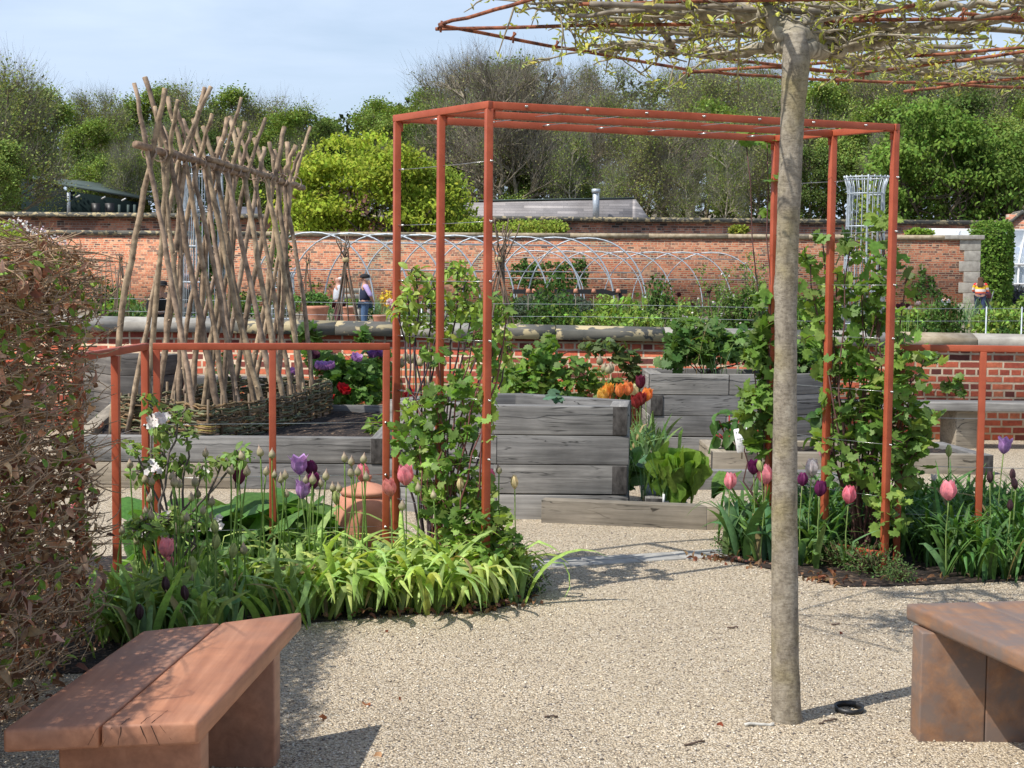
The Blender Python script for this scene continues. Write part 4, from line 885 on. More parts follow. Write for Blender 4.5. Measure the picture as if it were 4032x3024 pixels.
for x,y in [(1.36,8.62),(1.45,8.45),(1.72,8.45),(1.85,8.6)]: put('tulip_leaf_clump',random.choice(rbr),(x,y,0),'upright clump of broad dark tulip leaves in the right border','plant','broad tulip leaf clumps in the right border',random.uniform(.9,1.1))
herb=mkproto(3,lambda:(lambda mb:(leaves(mb,T_leaf(.5,.1,.1),ell(620,(0,0,.05),(.15,.15,.09)),.016,(.10,.17,.05),var=.4),[mb.tube([(0,0,0),tuple(p)],.0025,4,(.12,.09,.05)) for p in ell(40,(0,0,.06),(.14,.14,.08))],mb)[2])(MB()),'leafdull')
for n_,(px,py,s,lb) in enumerate([(2905,2185,1.1,'small dark bushy herb at the end of the paved strip'),(3300,2230,1.2,'low green herb mound beside the primrose'),(3440,2262,1.25,'low green herb mound at the foot of the front right post'),(2065,2330,1.0,'dark low herb at the foot of the front left post'),(2010,2345,.9,'small dark creeping plant under the front left post'),(3540,2290,.7,'tiny green herb just right of the front right post')]):
    g_=G(px,py); put('herb',herb[n_%3],(g_.x,g_.y,.01),lb,'herb',None,s)
# primrose
g_=G(3195,2225); pr=empty('primrose',(g_.x,g_.y,0),'pale yellow primrose with crinkled leaves right of the trunk','flower')
mb=clump(11,(.09,.15),(.03,.045),(.5,1.4),(.28,.45,.09),.2,.02); mb.V=[v+np.array([g_.x,g_.y,0]) for v in mb.V]; mb.build('leaves',M['leaf'],pr)
for q in [(-.06,-.02,.13),(-.045,0,.10),(-.07,.02,.085),(.02,-.05,.05),(.035,-.03,.055)]:
    mb=MB(); c=Vector((g_.x,g_.y,0))+Vector(q); ds=np.array([(math.cos(a),-.3,math.sin(a)) for a in [2*PI*j/5 for j in range(5)]]); mb.scatter(T_leaf(.9,.1,.1),frames(ds,np.tile((0,-1,.3),(5,1)),np.full(5,.02)),np.tile(tuple(c),(5,1)),rcol(5,(.80,.78,.30),.05)); mb.build('flower',M['petal'],pr)
# leaf litter along the border edges
def litter(n,line,label,spread=.07):
    P=[]
    for _ in range(n):
        i=random.randrange(len(line)-1); t=random.random(); a=line[i];b=line[i+1]; P.append((a[0]+(b[0]-a[0])*t+random.gauss(0,spread),a[1]+(b[1]-a[1])*t+random.gauss(0,spread*.6),random.uniform(.012,.03)))
    mb=MB(); leaves(mb,T_leaf(.55,.6,.5),np.array(P),.036,(.30,.17,.10),upj=.8,up=(0,0,1),var=.5,hue=.2); tag(mb.build('leaf_litter',M['dryleaf']),label,'leaf litter',kind='stuff')
litter(120,[(-1.2,6.75),(-.55,6.95),(-.1,7.06),(.12,7.3)],'dry brown fallen leaves along the edge of the left border',.05); litter(110,[(1.2,8.5),(1.6,7.98),(1.76,7.76),(2.75,7.95),(4,8.1)],'dry brown fallen leaves along the edge of the right border',.06); litter(34,[(1.1,8.45),(1.3,8.4)],'little heap of fallen leaves at the end of the paved strip',.05)
# single things lying on the gravel
for px,py,lb,c in [(1500,2975,'pale curled dead leaf on the gravel at the bottom edge','p'),(1530,2490,'small red brown dead leaf on the gravel near the left border','r'),(2840,2855,'dark curled dead leaf left of the tree base','r'),(3305,2497,'small orange dead leaf on the gravel right of the trunk','r'),(1255,2835,'rusty dead leaf on the gravel near the left bench leg','r'),(1570,2755,'tiny red dead leaf in the middle of the left gravel','r'),(1440,2785,'pale yellow dead leaf beside the left bench shadow','p')]:
    g_=G(px,py); mb=MB(); leaves(mb,T_leaf(.7,.8,.5),np.array([tuple(g_+Vector((0,0,.012)))]),.045,(.55,.33,.2) if c=='p' else (.25,.08,.04),upj=.3,sj=.1); mb.build('fallen_leaf',M['dryleaf'],origin=g_); o=COL.objects[-1]; tag(o,lb,'leaf')
for px,py,L,a,lb in [(2735,2925,.085,.5,'dark short twig on the gravel at the bottom right'),(2990,2852,.11,.15,'pale bleached stick lying against the tree base'),(3290,2457,.04,.1,'tiny twig on the gravel right of the trunk'),(3260,2840,.09,.6,'thin dark twig in the shadow of the trunk'),(2170,2820,.05,.1,'dark sliver of bark on the middle gravel'),(2885,2470,.05,0.0,'thin twig on the gravel left of the trunk')]:
    g_=G(px,py,.006); mb=MB(); d=Vector((math.cos(a),math.sin(a),0)); mb.tube(wob([g_-d*L/2,g_+Vector((0,.001,.001)),g_+d*L/2],3,.002),.004 if 'pale' not in lb else .007,5,(.12,.08,.06) if 'pale' not in lb else (.6,.58,.52)); mb.build('twig',M['twig'],origin=g_); tag(COL.objects[-1],lb,'twig')
# ---- flowers
def stemp(x,y,top,n=6,lean=.03):
    return wob([Vector((x+random.gauss(0,lean),y+random.gauss(0,lean),0)),Vector((x+random.gauss(0,.01),y,top.z*.55)),top],3,.0015)
def petals(c,ax,k,L,w,open_,col,curl=.0):
    mb=MB(); ax=ax.normalized(); u=ax.orthogonal().normalized(); v=ax.cross(u); a0=random.uniform(0,6)
    for j in range(k):
        a=a0+2*PI*j/k; ro=1.0 if j%2 else .93; rd=u*math.cos(a)+v*math.sin(a); sd_=ax.cross(rd); V=[];m=6
        cc=np.array(col)*random.uniform(.88,1.1)
        prof_=[(0.05,.25),(.30,.75),(.42,.98),(.43,.95),(.38+open_*.3,.66),(.30+open_*.6,.05)]
        C=[]
        for i,(r_,w_) in enumerate(prof_):
            t=i/(m-1); p=c+ax*(L*t)+rd*(r_*w*ro)
            for s in (-1,-.5,0,.5,1): V.append(tuple(p+sd_*s*w_*w*.52-rd*(s*s)*w*.14*w_)); C.append((cc*(.8+.3*t)*(.86 if s==0 else 1)+(.10 if abs(s)==1 else 0)*np.array((1,.9,.95))*max(cc)) if i<5 else cc*1.2)
        mb.add(V,[(i*5+q,i*5+q+1,i*5+q+6,i*5+q+5) for i in range(m-1) for q in range(4)],np.clip(np.array(C),0,1))
    return mb
def tulip(px,py,Y,label,col,size=1.0,open_=0.0,name='tulip',bud=False,lean=(0,0),group=None,gz0=0):
    open_=open_ or random.uniform(0,.3); c=D(px,py,Y); L=.086*size; w=.060*size
    if bud: w=.030*size; L=.062*size
    top=c-Vector((0,0,L*.5)); b=Vector((c.x-lean[0],Y-lean[1],gz0)); e=empty(name,(b.x,b.y,gz0),label,'tulip' if name=='tulip' else 'flower',group)
    mb=MB(); mb.tube(wob([b,Vector(((b.x+top.x)/2+random.gauss(0,.012),(b.y+top.y)/2,gz0+(top.z-gz0)*.55)),top],4,.001),[.0042]*4+[.0036]*5,6,(.30,.42,.14)); mb.build('stem',M['leaf'],e,smooth=True)
    ax=Vector((random.gauss(0,.10),random.gauss(0,.10),1)); o=petals(top,ax,6,L,w,-.1 if bud else open_,col).build('flower',M['petal'],e,smooth=True)
    lm=clump(3,(.22,.34),(.03,.05),(.2,.9),(.17,.30,.11),.2,.01); lm.V=[v+np.array([b.x,b.y,gz0]) for v in lm.V]; lm.build('leaves',M['leaf'],e)
    return e
PK=(.88,.32,.38); PP=(.16,.015,.10); LI=(.52,.30,.66); CR=(.72,.62,.34); GN=(.42,.50,.18)
for a in [(1425,1861,7.5,'pink tulip above the terracotta jar',PK,1.05),(1599,1870,7.3,'large pink tulip between the low trellis and the pergola',PK,1.2),(1540,1919,7.25,'salmon pink tulip right beside the low trellis post',(.80,.30,.27),1.05),(1925,1882,7.75,'deep pink tulip half hidden behind the front left post',(.80,.16,.28),1.15),(650,2156,6.7,'pink tulip low among the allium stems near the hedge',PK,1.05),(665,2215,6.8,'small pink tulip just under another at the left',PK,.7),(2873,1893,8.6,'pink tulip in front of the soil bed left of the trunk',PK,1.15),(3018,1867,8.5,'broad pink tulip tucked behind the trunk',PK,1.35),(3249,1775,8.6,'pale pink tulip crossed by the middle right post',(.82,.42,.50),1.2,.4),(3341,1947,8.2,'pink tulip drooping under a white rim between the right posts',(.82,.22,.30),1.2),(3736,1930,8.0,'large pink tulip standing clear in the right border',PK,1.3),(3435,1813,8.75,'coral pink tulip among the climber leaves',(.82,.28,.30),1.0,.5),(302,1995,6.9,'pink tulip showing through the hedge twigs',PK,.8)]:
    tulip(*a[:6],open_=(a[6] if len(a)>6 else 0))
for a in [(1233,1842,7.6,'dark purple tulip at the top of its group behind the jar',PP,.95),(1235,1893,7.5,'dark purple open tulip just below another',PP,.95,.5),(943,1873,7.3,'plum and white tulip among the allium buds',(.25,.03,.12),1.0),(2968,1839,8.5,'dark purple open tulip left of the trunk',PP,1.0,.5),(3159,1887,8.3,'dark purple tulip immediately right of the trunk',PP,.9),(3227,1923,8.2,'dark purple tulip against the middle right post',PP,1.05,.2)]:
    tulip(*a[:6],open_=(a[6] if len(a)>6 else 0))
for a in [(1180,1829,7.55,'open lilac tulip beside the dark purple one',LI,1.2,.8),(1188,1927,7.5,'lower lilac tulip with pointed petals behind the jar',LI,1.1,.8),(3952,1753,8.6,'open lilac tulip at the far right',LI,1.15,.7),(3196,1840,8.4,'faded white tulip right of the trunk',(.72,.68,.68),1.2,.1),(3275,1797,8.7,'small white daffodil behind the right posts',(.85,.84,.78),.75,.9),(3677,1880,8.8,'small white flower low in the right border',(.85,.84,.8),.5,.9)]:
    tulip(*a[:6],open_=(a[6] if len(a)>6 else 0))
for a in [(2027,1897,7.4,'cream tulip bud standing clear of the pergola post',CR),(1813,1905,7.4,'cream tulip bud in front of the climbing leaves',CR),(848,2074,6.8,'plump green tulip bud above its neighbour',GN),(848,2132,6.6,'green tulip bud directly below another',GN),(915,2168,6.6,'green tulip bud left of the strap leaves',GN),(762,2221,6.5,'slim green tulip bud deep among the stems',GN),(1325,1960,7.4,'narrow green tulip bud beside the jar',GN),(3736,1775,8.4,'green tulip bud above the right border',GN),(2998,1835,8.4,'green tulip bud beside the trunk',GN)]:
    tulip(a[0],a[1],a[2],a[3],a[4],1.15,bud=True)
for a in [(655,2300,6.4,'dark closed tulip bud at the left front'),(733,2333,6.35,'dark closed tulip bud right of another at the left front'),(550,2409,6.2,'dark closed tulip bud nearest the hedge'),(3898,1878,8.3,'dusky closed tulip bud by the right trellis post'),(3988,1869,8.2,'dusky tulip bud at the far right, taller of two'),(4000,1903,8.1,'dusky tulip bud at the far right, lower of two'),(3979,1988,8.0,'small dusky tulip bud deep in the right border')]:
    tulip(a[0],a[1],a[2],a[3],(.10,.05,.06),1.1,bud=True)
def allium(px,py,Y,label,group,s=1.0,col=(.52,.36,.30),gz0=0):
    c=D(px,py,Y); b=Vector((c.x+random.gauss(0,.035),Y+random.gauss(0,.04),gz0)); e=empty('allium',(b.x,b.y,gz0),label,'allium',group)
    mb=MB(); mb.tube(wob([b,Vector(((b.x+c.x)/2+random.gauss(0,.012),(b.y+c.y)/2,gz0+(c.z-gz0)*.5)),c],4,.001),[.0048]*5+[.0038]*4,6,(.22,.36,.09)); mb.build('stem',M['leaf'],e,smooth=True)
    mb=MB(); r=.0175*s; d=Vector((random.gauss(0,.1),random.gauss(0,.1),1)).normalized(); z=[(-.9,.3),(-.6,.75),(0,1),(.7,.85),(1.3,.45),(1.9,.12),(2.3,.02)]
    C=[]; 
    mb.tube([c+d*r*q for q,_ in z],[r*w_ for _,w_ in z],9,col)
    t_=np.array([max(0,1-i/ (len(z)*9)) for i in range(len(z)*9)])[:,None]; mb.C[-1]=np.clip(np.array((.34,.44,.18))*t_+np.array((.62,.42,.38))*(1-t_),0,1)*random.uniform(.8,1.1)
    mb.build('flower_bud',M['petal'],e,smooth=True); return e
AL=[(809,1788),(952,1800),(909,1857),(933,1842),(972,1860),(1025,1784),(1071,1793),(1048,1860),(1081,1873),(1105,1889),(1124,1875),(1128,1949),(1204,1896),(1231,1893),(1283,1878),(1263,1907),(512,1833),(571,1891),(598,1900),(676,1880),(686,1903),(706,1911),(768,1903),(753,1963),(780,1949),(588,1967),(574,2016),(594,2034),(833,1980),(799,2014),(735,2043),(833,2041),(700,2092),(730,2088),(746,2085),(655,2097),(558,2061),(480,2092),(540,2130),(960,2168),(1357,1808),(1383,1822),(1431,1812),(1409,1861),(1382,1865),(1442,1882),(1311,1925),(1336,1925),(1648,1926),(1583,1997),(1776,2102),(1965,1854),(1707,1954),(1855,1990),(620,2270),(755,2285),(490,2310),(895,2260)]
for px,py in AL:
    Y=random.uniform(6.6,7.3) if px<1000 else random.uniform(7.1,7.6)
    allium(px,py,Y,'tall thin stemmed allium with a closed papery bud in the left border','closed alliums in the left border',random.uniform(.85,1.12))
# ---- vegetables in the low bed
lt=empty('lettuce',(1.12,9.95,.12),'big upright bright green lettuce in the low timber bed','lettuce'); mb=MB()
P=ell(95,(1.12,9.98,.30),(.17,.13,.15)); P=P[P[:,2]>.13]; out=(P-np.array([1.12,9.98,.1])); out/=np.linalg.norm(out,axis=1,keepdims=True)
wl_=([( -.5*w,t,z) for t,w,z in ((0,.16,0),(.2,.34,.05),(.4,.62,.02),(.6,.86,.09),(.8,.92,.03),(.95,.6,-.04))]+[(0,t,-.05) for t in (0,.2,.4,.6,.8,.97)]+[(.5*w,t,z) for t,w,z in ((0,.16,0),(.2,.34,.02),(.4,.64,.09),(.6,.84,.02),(.8,.9,.08),(.95,.56,-.03))],[(k,k+6,k+7,k+1) for k in range(5)]+[(k+6,k+12,k+13,k+7) for k in range(5)])
mb.scatter(wl_,frames(np.array([0,0,1.0])+out*.45+rdir(len(P))*.22,-out+rdir(len(P))*.3,RNG.uniform(.15,.22,len(P))),P-np.array([0,0,.10]),rcol(len(P),(.22,.38,.06),.3,.1))
mb.build('leaves',M['leaf'],lt)
lt=empty('lettuce',(1.5,10.05,.12),'looser lettuce leaning to the right of the upright one','lettuce'); mb=MB()
for i in range(14):
    a=random.uniform(-1.2,1.2); hL=random.uniform(.16,.30); w=random.uniform(.05,.09); d=Vector((math.cos(a),math.sin(a),0)); p=Vector((1.38,10.05,.13))
    pts=[p+d*(hL*t*.7)+Vector((0,0,hL*(t-.35*t*t))) for t in [k/6 for k in range(7)]]; mb.ribbon(pts,[w*.3,w*.5,w*.8,w,w*.9,w*.6,w*.2],Vector((-d.y,d.x,0)),tuple(np.array((.14,.26,.05))*random.uniform(.8,1.2)),fold=.4)
mb.build('leaves',M['leaf'],lt)
for (x,y,lb) in [(.90,9.98,'left leek with blue green upright leaves beside the centre bed'),(1.03,9.92,'right leek with thin leaves next to the lettuce'),(.8,10.2,'back leek near the centre bed')]:
    mb=clump(9,(.22,.42),(.010,.018),(.05,.7),(.16,.30,.14),.2,.008); mb.V=[v+np.array([x,y,.125]) for v in mb.V]; e=empty('leek',(x,y,.12),lb,'leek'); mb.build('leaves',M['leaf'],e); mb=MB(); mb.tube([(x,y,.12),(x,y,.19)],.008,7,(.6,.62,.42)); mb.build('stem',M['leaf'],e)
for (x,y,z,s,c,lb) in [(.80,10.35,.13,.9,(.10,.20,.06),'round leaved cabbage behind the leeks'),(1.02,10.75,.13,.9,(.15,.26,.15),'grey green cabbage behind the lettuce'),(.62,10.5,.13,.75,(.10,.20,.05),'small cabbage tucked against the centre bed')]:
    mb=MB(); leaves(mb,T_lobed(3,.04,.3,4),ell(16,(x,y,z+.13),(.13*s,.12*s,.11*s)),.15*s,c,up=(0,-.4,1),upj=.4); e=empty('cabbage',(x,y,z),lb,'cabbage'); mb.build('leaves',M['leaf'],e)
for (x,y,lb) in [(1.88,12.75,'red stemmed chard left of the white sign'),(2.75,13.0,'green and yellow chard behind the right posts'),(2.28,13.15,'dark leaved chard behind the white sign')]:
    e=empty('chard',(x,y,.13),lb,'chard'); mb=MB(); P=ell(26,(x,y,.36),(.17,.14,.15)); leaves(mb,T_leaf(.6,.5,.4),P,.14,(.09,.19,.05),var=.4); mb.build('leaves',M['leaf'],e); mb=MB()
    for p in P[:14]: mb.tube(bez(Vector((x,y,.13)),Vector((x,y,.25)),Vector(p),4),.006,5,(.38,.03,.03) if 'red' in lb or 'dark' in lb else (.4,.4,.1))
    mb.build('stem',M['twig'],e)
e=empty('plant_label',(1.0,9.75,.12),'slim white plastic plant label by the leeks','label'); mb=MB(); mb.box((1.005,9.73,.12),(1.02,9.733,.20)); mb.build('stake',M['white'],e)
for x,y,lb in [(.30,10.35,'small blue green brassica seedling in the centre bed'),(-.2,10.3,'withered seedling left in the centre bed')]:
    mb=MB(); leaves(mb,T_lobed(3,.05,.2,4),ell(9,(x,y,.79),(.06,.05,.03)),.07,(.12,.22,.14),upj=.4); e=empty('seedling',(x,y,.7),lb,'seedling'); mb.build('leaves',M['leaf'],e)
# white sign
sg=empty('sign',(0,0,0),'small white rectangular sign with grey lettering in the low back bed','sign'); c0=D(2923,1733,12.42); sg.location=(c0.x,c0.y,.15)
ang=math.radians(-28); W_,H_=.125,.205
mb=MB(); cr=.012; pts=[]
for (cx,cz,a0) in ((W_/2-cr,H_/2-cr,0),(-W_/2+cr,H_/2-cr,90),(-W_/2+cr,-H_/2+cr,180),(W_/2-cr,-H_/2+cr,270)):
    for k in range(5): a=math.radians(a0+k*22.5); pts.append((cx+cr*math.cos(a),cz+cr*math.sin(a)))
n=len(pts); mb.add([(x,0,z) for x,z in pts]+[(x,.004,z) for x,z in pts],[tuple(range(n)),tuple(reversed(range(n,2*n)))]+[(i,n+i,n+(i+1)%n,(i+1)%n) for i in range(n)])
bd=mb.build('board',M['white']); bd.parent=sg; bd.location=(0,0,c0.z-.15); bd.rotation_euler=(math.radians(-6),math.radians(-9),math.radians(12))
def text(s,x,z,size,mat,align='CENTER'):
    cu=bpy.data.curves.new('lettering','FONT'); cu.body=s; cu.size=size; cu.align_x=align; cu.extrude=.0004; o=bpy.data.objects.new('tmp',cu); COL.objects.link(o)
    dg=bpy.context.evaluated_depsgraph_get(); me=bpy.data.meshes.new_from_object(o.evaluated_get(dg)); bpy.data.objects.remove(o); me.materials.clear(); me.materials.append(M[mat])
    q=bpy.data.objects.new('lettering',me); COL.objects.link(q); q.parent=bd; q.location=(x,-.0018,z); q.rotation_euler=(PI/2,0,0); return q
text('RHS',-.028,.058,.026,'ink','LEFT'); text('Co-op Academy',0,.012,.0150,'ink'); text('Walkden',0,-.008,.0150,'ink'); text('maintain this',0,-.029,.0130,'inklight'); text('Community Grow',0,-.047,.0130,'inklight'); text('plot',0,-.065,.0130,'inklight')
mb=MB(); mb.lathe([(.0,0),(.008,.004),(.0085,.01),(.004,.016),(0,.018)],(0,0,0),8); o=mb.build('tree_emblem',M['inklight']); o.parent=bd; o.location=(-.042,-.001,.064); o.scale=(1,.08,1)
mb=MB(); mb.bar((-.042,-.002,.052),(-.042,-.002,.066),.002); o=mb.build('emblem_trunk',M['inklight']); o.parent=bd
mb=MB(); mb.bar((.0,.008,-.16),(.0,.008,.13),.012,.006); o=mb.build('stake',M['bamboo']); o.parent=sg; o.location=(0,0,c0.z-.15)
# ---- plants against the low wall and on the beds
plant('bramble','bramble and green shrub spilling over the tall timber bed','shrub',[(2680,1340,60,60,14.4,120),(2760,1370,80,60,14.4,170),(2860,1350,80,60,14.5,150),(2950,1360,70,60,14.6,130),(2650,1400,50,50,14.4,90),(3180,1400,90,50,14.6,140),(3060,1350,70,60,14.6,90),(2800,1310,60,40,14.5,70),(3230,1350,60,40,14.6,70),(2700,1290,50,40,14.5,60)],.085,TLB,(.085,.17,.04),(1.9,14.6,.7),(.12,.06,.05),.006,depth=.28,zmin=.7,col2=(.13,.23,.05))
mb=clump(26,(.35,.6),(.008,.014),(.2,1.2),(.22,.36,.16),.25,.12); mb.V=[v+np.array([1.95,14.25,.7]) for v in mb.V]; e=empty('onion_clump',(1.95,14.25,.7),'clump of thin blue green onion leaves on the tall bed','plant'); mb.build('leaves',M['leaf'],e)
plant('raspberry_bush','bright green raspberry bush against the brick wall behind the centre bed','shrub',[(2110,1420,60,70,14.6,90),(2080,1500,80,60,14.6,110),(2170,1540,90,60,14.6,120),(2060,1590,80,50,14.6,90),(2200,1450,50,60,14.7,50),(2130,1600,90,40,14.6,90),(2010,1480,60,60,14.7,60),(2160,1360,40,40,14.7,30)],.085,TLB,(.17,.29,.06),(.15,14.6,0),(.2,.14,.08),.005,depth=.25)
plant('raspberry_bush','thinner green plant against the brick wall left of the orange tulips','shrub',[(2290,1450,40,60,14.7,34),(2310,1530,50,50,14.7,44),(2270,1600,50,40,14.6,40),(2360,1500,30,60,14.7,20)],.08,TLB,(.16,.27,.06),(.7,14.7,0),(.2,.1,.07),.004,depth=.15)
plant('climbing_rose','thorny climber trailing over the wall face above the orange tulips','climbing plant',[(2380,1360,60,30,15.1,34),(2460,1400,60,40,15.1,40),(2490,1470,50,50,15.1,40),(2430,1530,50,50,15.0,34),(2330,1370,40,30,15.1,20),(2500,1560,40,60,15.0,34)],.075,TLB,(.12,.18,.06),(1.25,15.0,0),(.2,.08,.06),.004,depth=.08)
plant('climbing_rose','small leafy spray on the brick wall above the right bench','climbing plant',[(3640,1395,60,25,15.0,34),(3560,1370,40,30,15.0,20)],.10,TLB,(.13,.22,.05),(4.0,15.1,.9),(.2,.1,.06),.003,depth=.04)
plant('climbing_rose','little leafy spray low on the brick wall beside the right trellis','climbing plant',[(3760,1510,50,20,15.1,18),(3790,1535,30,15,15.1,8)],.09,TLB,(.14,.23,.05),(4.4,15.12,.5),(.2,.1,.06),.003,depth=.03)
plant('climbing_rose','sprig of leaves on the wall just under the coping at the left','climbing plant',[(1430,1330,40,40,15.3,26),(1220,1310,40,60,15.3,26),(1175,1330,20,40,15.3,12)],.09,TLB,(.09,.18,.04),(-1.55,15.3,.6),(.2,.1,.06),.003,depth=.06)
plant('ivy_sprig','dark green leafy plant low between the pole feet and the wall','climbing plant',[(890,1450,45,60,15.0,44),(900,1530,40,40,15.0,30)],.075,TLB,(.06,.12,.035),(-2.9,15.0,.1),(.2,.1,.06),.004,depth=.08)
pb=plant('peony_bush','dense green bush with lilac and red flowers behind the left end of the long bed','shrub',[(1290,1420,60,50,14.6,70),(1350,1470,80,60,14.6,110),(1430,1450,80,70,14.6,110),(1480,1500,60,80,14.6,90),(1310,1540,80,50,14.5,100),(1420,1560,80,60,14.5,100),(1230,1400,40,40,14.7,34),(1500,1400,40,40,14.7,40)],.085,TLB,(.12,.235,.05),(-1.65,14.6,0),(.2,.2,.08),.005,depth=.3)
for px,py,c in [(1260,1447,LI),(1280,1449,LI),(1300,1447,LI),(1150,1472,LI),(1235,1405,(.10,.03,.06)),(1400,1415,LI),(1475,1400,(.2,.08,.3)),(1500,1398,(.2,.08,.3)),(1262,1528,(.6,.3,.65)),(1345,1533,(.55,.01,.02)),(1355,1545,(.55,.01,.02)),(1290,1570,(.5,.01,.02)),(1620,1560,(.45,.01,.02)),(1825,1500,(.5,.02,.03)),(1800,1535,(.5,.02,.03))]:
    ax=Vector((random.gauss(0,.2),-.3,1)); petals(D(px,py+8,14.2 if py<1500 else 13.9+.35),ax,7,.075,.10,.5,c).build('flower',M['petal'],pb,smooth=True)
strapf=mkproto(3,lambda:clump(16,(.30,.5),(.02,.035),(.1,.8),(.17,.30,.12),.25,.08),'leaf')
for px,Y in [(1270,14.3),(1360,14.3),(1400,14.35),(2370,13.6),(2420,13.5),(2520,12.9),(2540,13.2),(2570,13.4),(2500,13.4),(1560,14.3),(1600,14.5)]:
    v=D(px,1600,Y); put('tulip_leaf_clump',random.choice(strapf),(v.x,Y,0),'clump of upright tulip leaves at the foot of the brick wall','plant','tulip leaf clumps along the foot of the brick wall',random.uniform(.9,1.1))
for px,py,Y,c,lb in [(2383,1545,13.6,(.80,.33,.04),'orange yellow tulip left of the wall tulips'),(2392,1533,13.6,(.8,.4,.05),'small orange tulip directly above another'),(2373,1555,13.5,(.82,.5,.08),'yellow orange tulip lowest of its group'),(2440,1536,13.5,(.85,.30,.07),'flame orange tulip behind the centre bed corner'),(2470,1530,13.5,(.85,.27,.08),'flame orange tulip in the middle of the group behind the centre bed'),(2495,1538,13.6,(.80,.78,.45),'pale cream and green tulip beside the flame orange ones'),(2543,1553,13.3,(.82,.25,.04),'orange tulip at the edge of the tall bed'),(2520,1570,13.2,(.25,.02,.02),'dark red tulip under the orange ones'),(2508,1580,13.2,(.35,.03,.03),'lower dark red tulip by the tall bed'),(2522,1503,13.4,(.16,.02,.05),'maroon tulip standing highest beside the tall bed')]:
    tulip(px,py,Y,lb,c,1.45,.35)
for i,(px,py) in enumerate([(1598,1400),(1630,1400),(1640,1420),(1615,1410),(1680,1405),(1690,1430),(1745,1420),(1890,1455),(1905,1460),(1975,1455),(1980,1460),(2362,1415),(2378,1445),(2395,1450),(2405,1445),(1655,1420),(1580,1425),(1705,1410)]):
    allium(px,py+10,14.7+random.uniform(-.2,.2),'dark purple headed allium in front of the brick wall','purple alliums along the brick wall',2.1,(.2,.08,.25))
v=D(2190,1400,14.9); mb=MB(); mb.tube([(v.x,14.9,0),(v.x,14.9,v.z+.05)],.012,6,(.16,.06,.04)); mb.tube([(v.x,14.9,v.z-.03),(v.x+.12,14.85,v.z+.05)],.008,5,(.16,.06,.04)); tag(mb.build('stake',M['twig'],origin=Vector((v.x,14.9,0))),'dark stake with a side hook in front of the brick wall','stake')
# compost heap leaves at the bed end
plant('potato_plant','pale leafed low plant at the end of the long soil bed','plant',[(1470,1690,30,30,12.2,34),(1490,1660,20,30,12.4,20)],.09,T_leaf(.45,.2,.2),(.22,.34,.08),(-1.05,12.2,.34),(.2,.3,.1),.004,depth=.12,zmin=.35)

# loose stones lying on the packed gravel
mb=MB(); m=15000; X=RNG.uniform(-2.2,3.4,m); Yp=3.4+RNG.random(m)**1.2*6.3; keep=np.array([not inpoly(a,b,BORD_L) and not inpoly(a,b,BORD_R) and b<9.45 for a,b in zip(X,Yp)]); X=X[keep];Yp=Yp[keep]; m=len(X)
oc=([(1,0,0),(.2,.9,.1),(-.9,.3,0),(-.3,-.9,.1),(.1,.05,.7),(0,0,-.6)],[(0,1,4),(1,2,4),(2,3,4),(3,0,4),(1,0,5),(2,1,5),(3,2,5),(0,3,5)])
pal=np.array([(.80,.70,.53),(.72,.60,.44),(.86,.79,.66),(.50,.42,.33),(.20,.17,.16)])[RNG.choice(5,m,p=[.36,.25,.22,.11,.06])]
sc_=RNG.uniform(.0032,.0075,m); mb.scatter(oc,frames(rdir(m,(0,0,0))*np.array([1,1,.25]),rdir(m,(0,0,1.6),.4),sc_),np.stack([X,Yp,sc_*.35],1),pal*(1+RNG.uniform(-.15,.15,(m,1)))); tag(mb.build('loose_gravel',M['twig']),'small loose pale stones lying on the gravel court','gravel',kind='stuff')
# ================================================================== FAR GARDEN
def gzz(Y): return gz(0,Y)
# hoops
def hoop_tunnel(label,name,c0,n,dstep,half,top,z0,rad,legs=.75):
    e=empty(name,(c0[0],c0[1],z0),label,'hoop tunnel'); cs=[]
    for i in range(n):
        cx=c0[0]+dstep[0]*i; cy=c0[1]+dstep[1]*i; cs.append((cx,cy)); pts=[]
        for k in range(25):
            a=PI*k/24; pts.append(Vector((cx-half*math.copysign(abs(math.cos(a))**.92,math.cos(a)),cy+.5*math.cos(a),z0+legs*.35+(top-z0-legs*.35)*abs(math.sin(a))**.88)))
        pts=[Vector((pts[0].x,pts[0].y,z0-.1))]+pts+[Vector((pts[-1].x,pts[-1].y,z0-.1))]
        mb=MB(); mb.tube(pts,rad,6); mb.build('hoop',M['galv'],e,smooth=True)
    a=cs[0]; b=cs[-1]
    for ang in (90,62,118,30,150):
        q=math.radians(ang); ox=-half*math.copysign(abs(math.cos(q))**.92,math.cos(q)); oy=.5*math.cos(q); z=z0+legs*.35+(top-z0-legs*.35)*math.sin(q)**.88
        mb=MB(); mb.tube([(a[0]+ox,a[1]+oy,z-.03),(b[0]+ox,b[1]+oy,z-.03)],rad*.5,4); mb.build('purlin',M['galv'],e)
c=D(1230,915,48); hoop_tunnel('long tunnel of galvanised hoops in front of the tall brick wall','hoop_tunnel',(c.x,48),9,(1.13,.42),2.05,c.z,gzz(48),.028)
c=D(2110,987,53); hoop_tunnel('smaller tunnel of thin hoops behind the right end of the long one','hoop_tunnel',(c.x,53),7,(1.05,.05),1.75,c.z,gzz(53),.02)
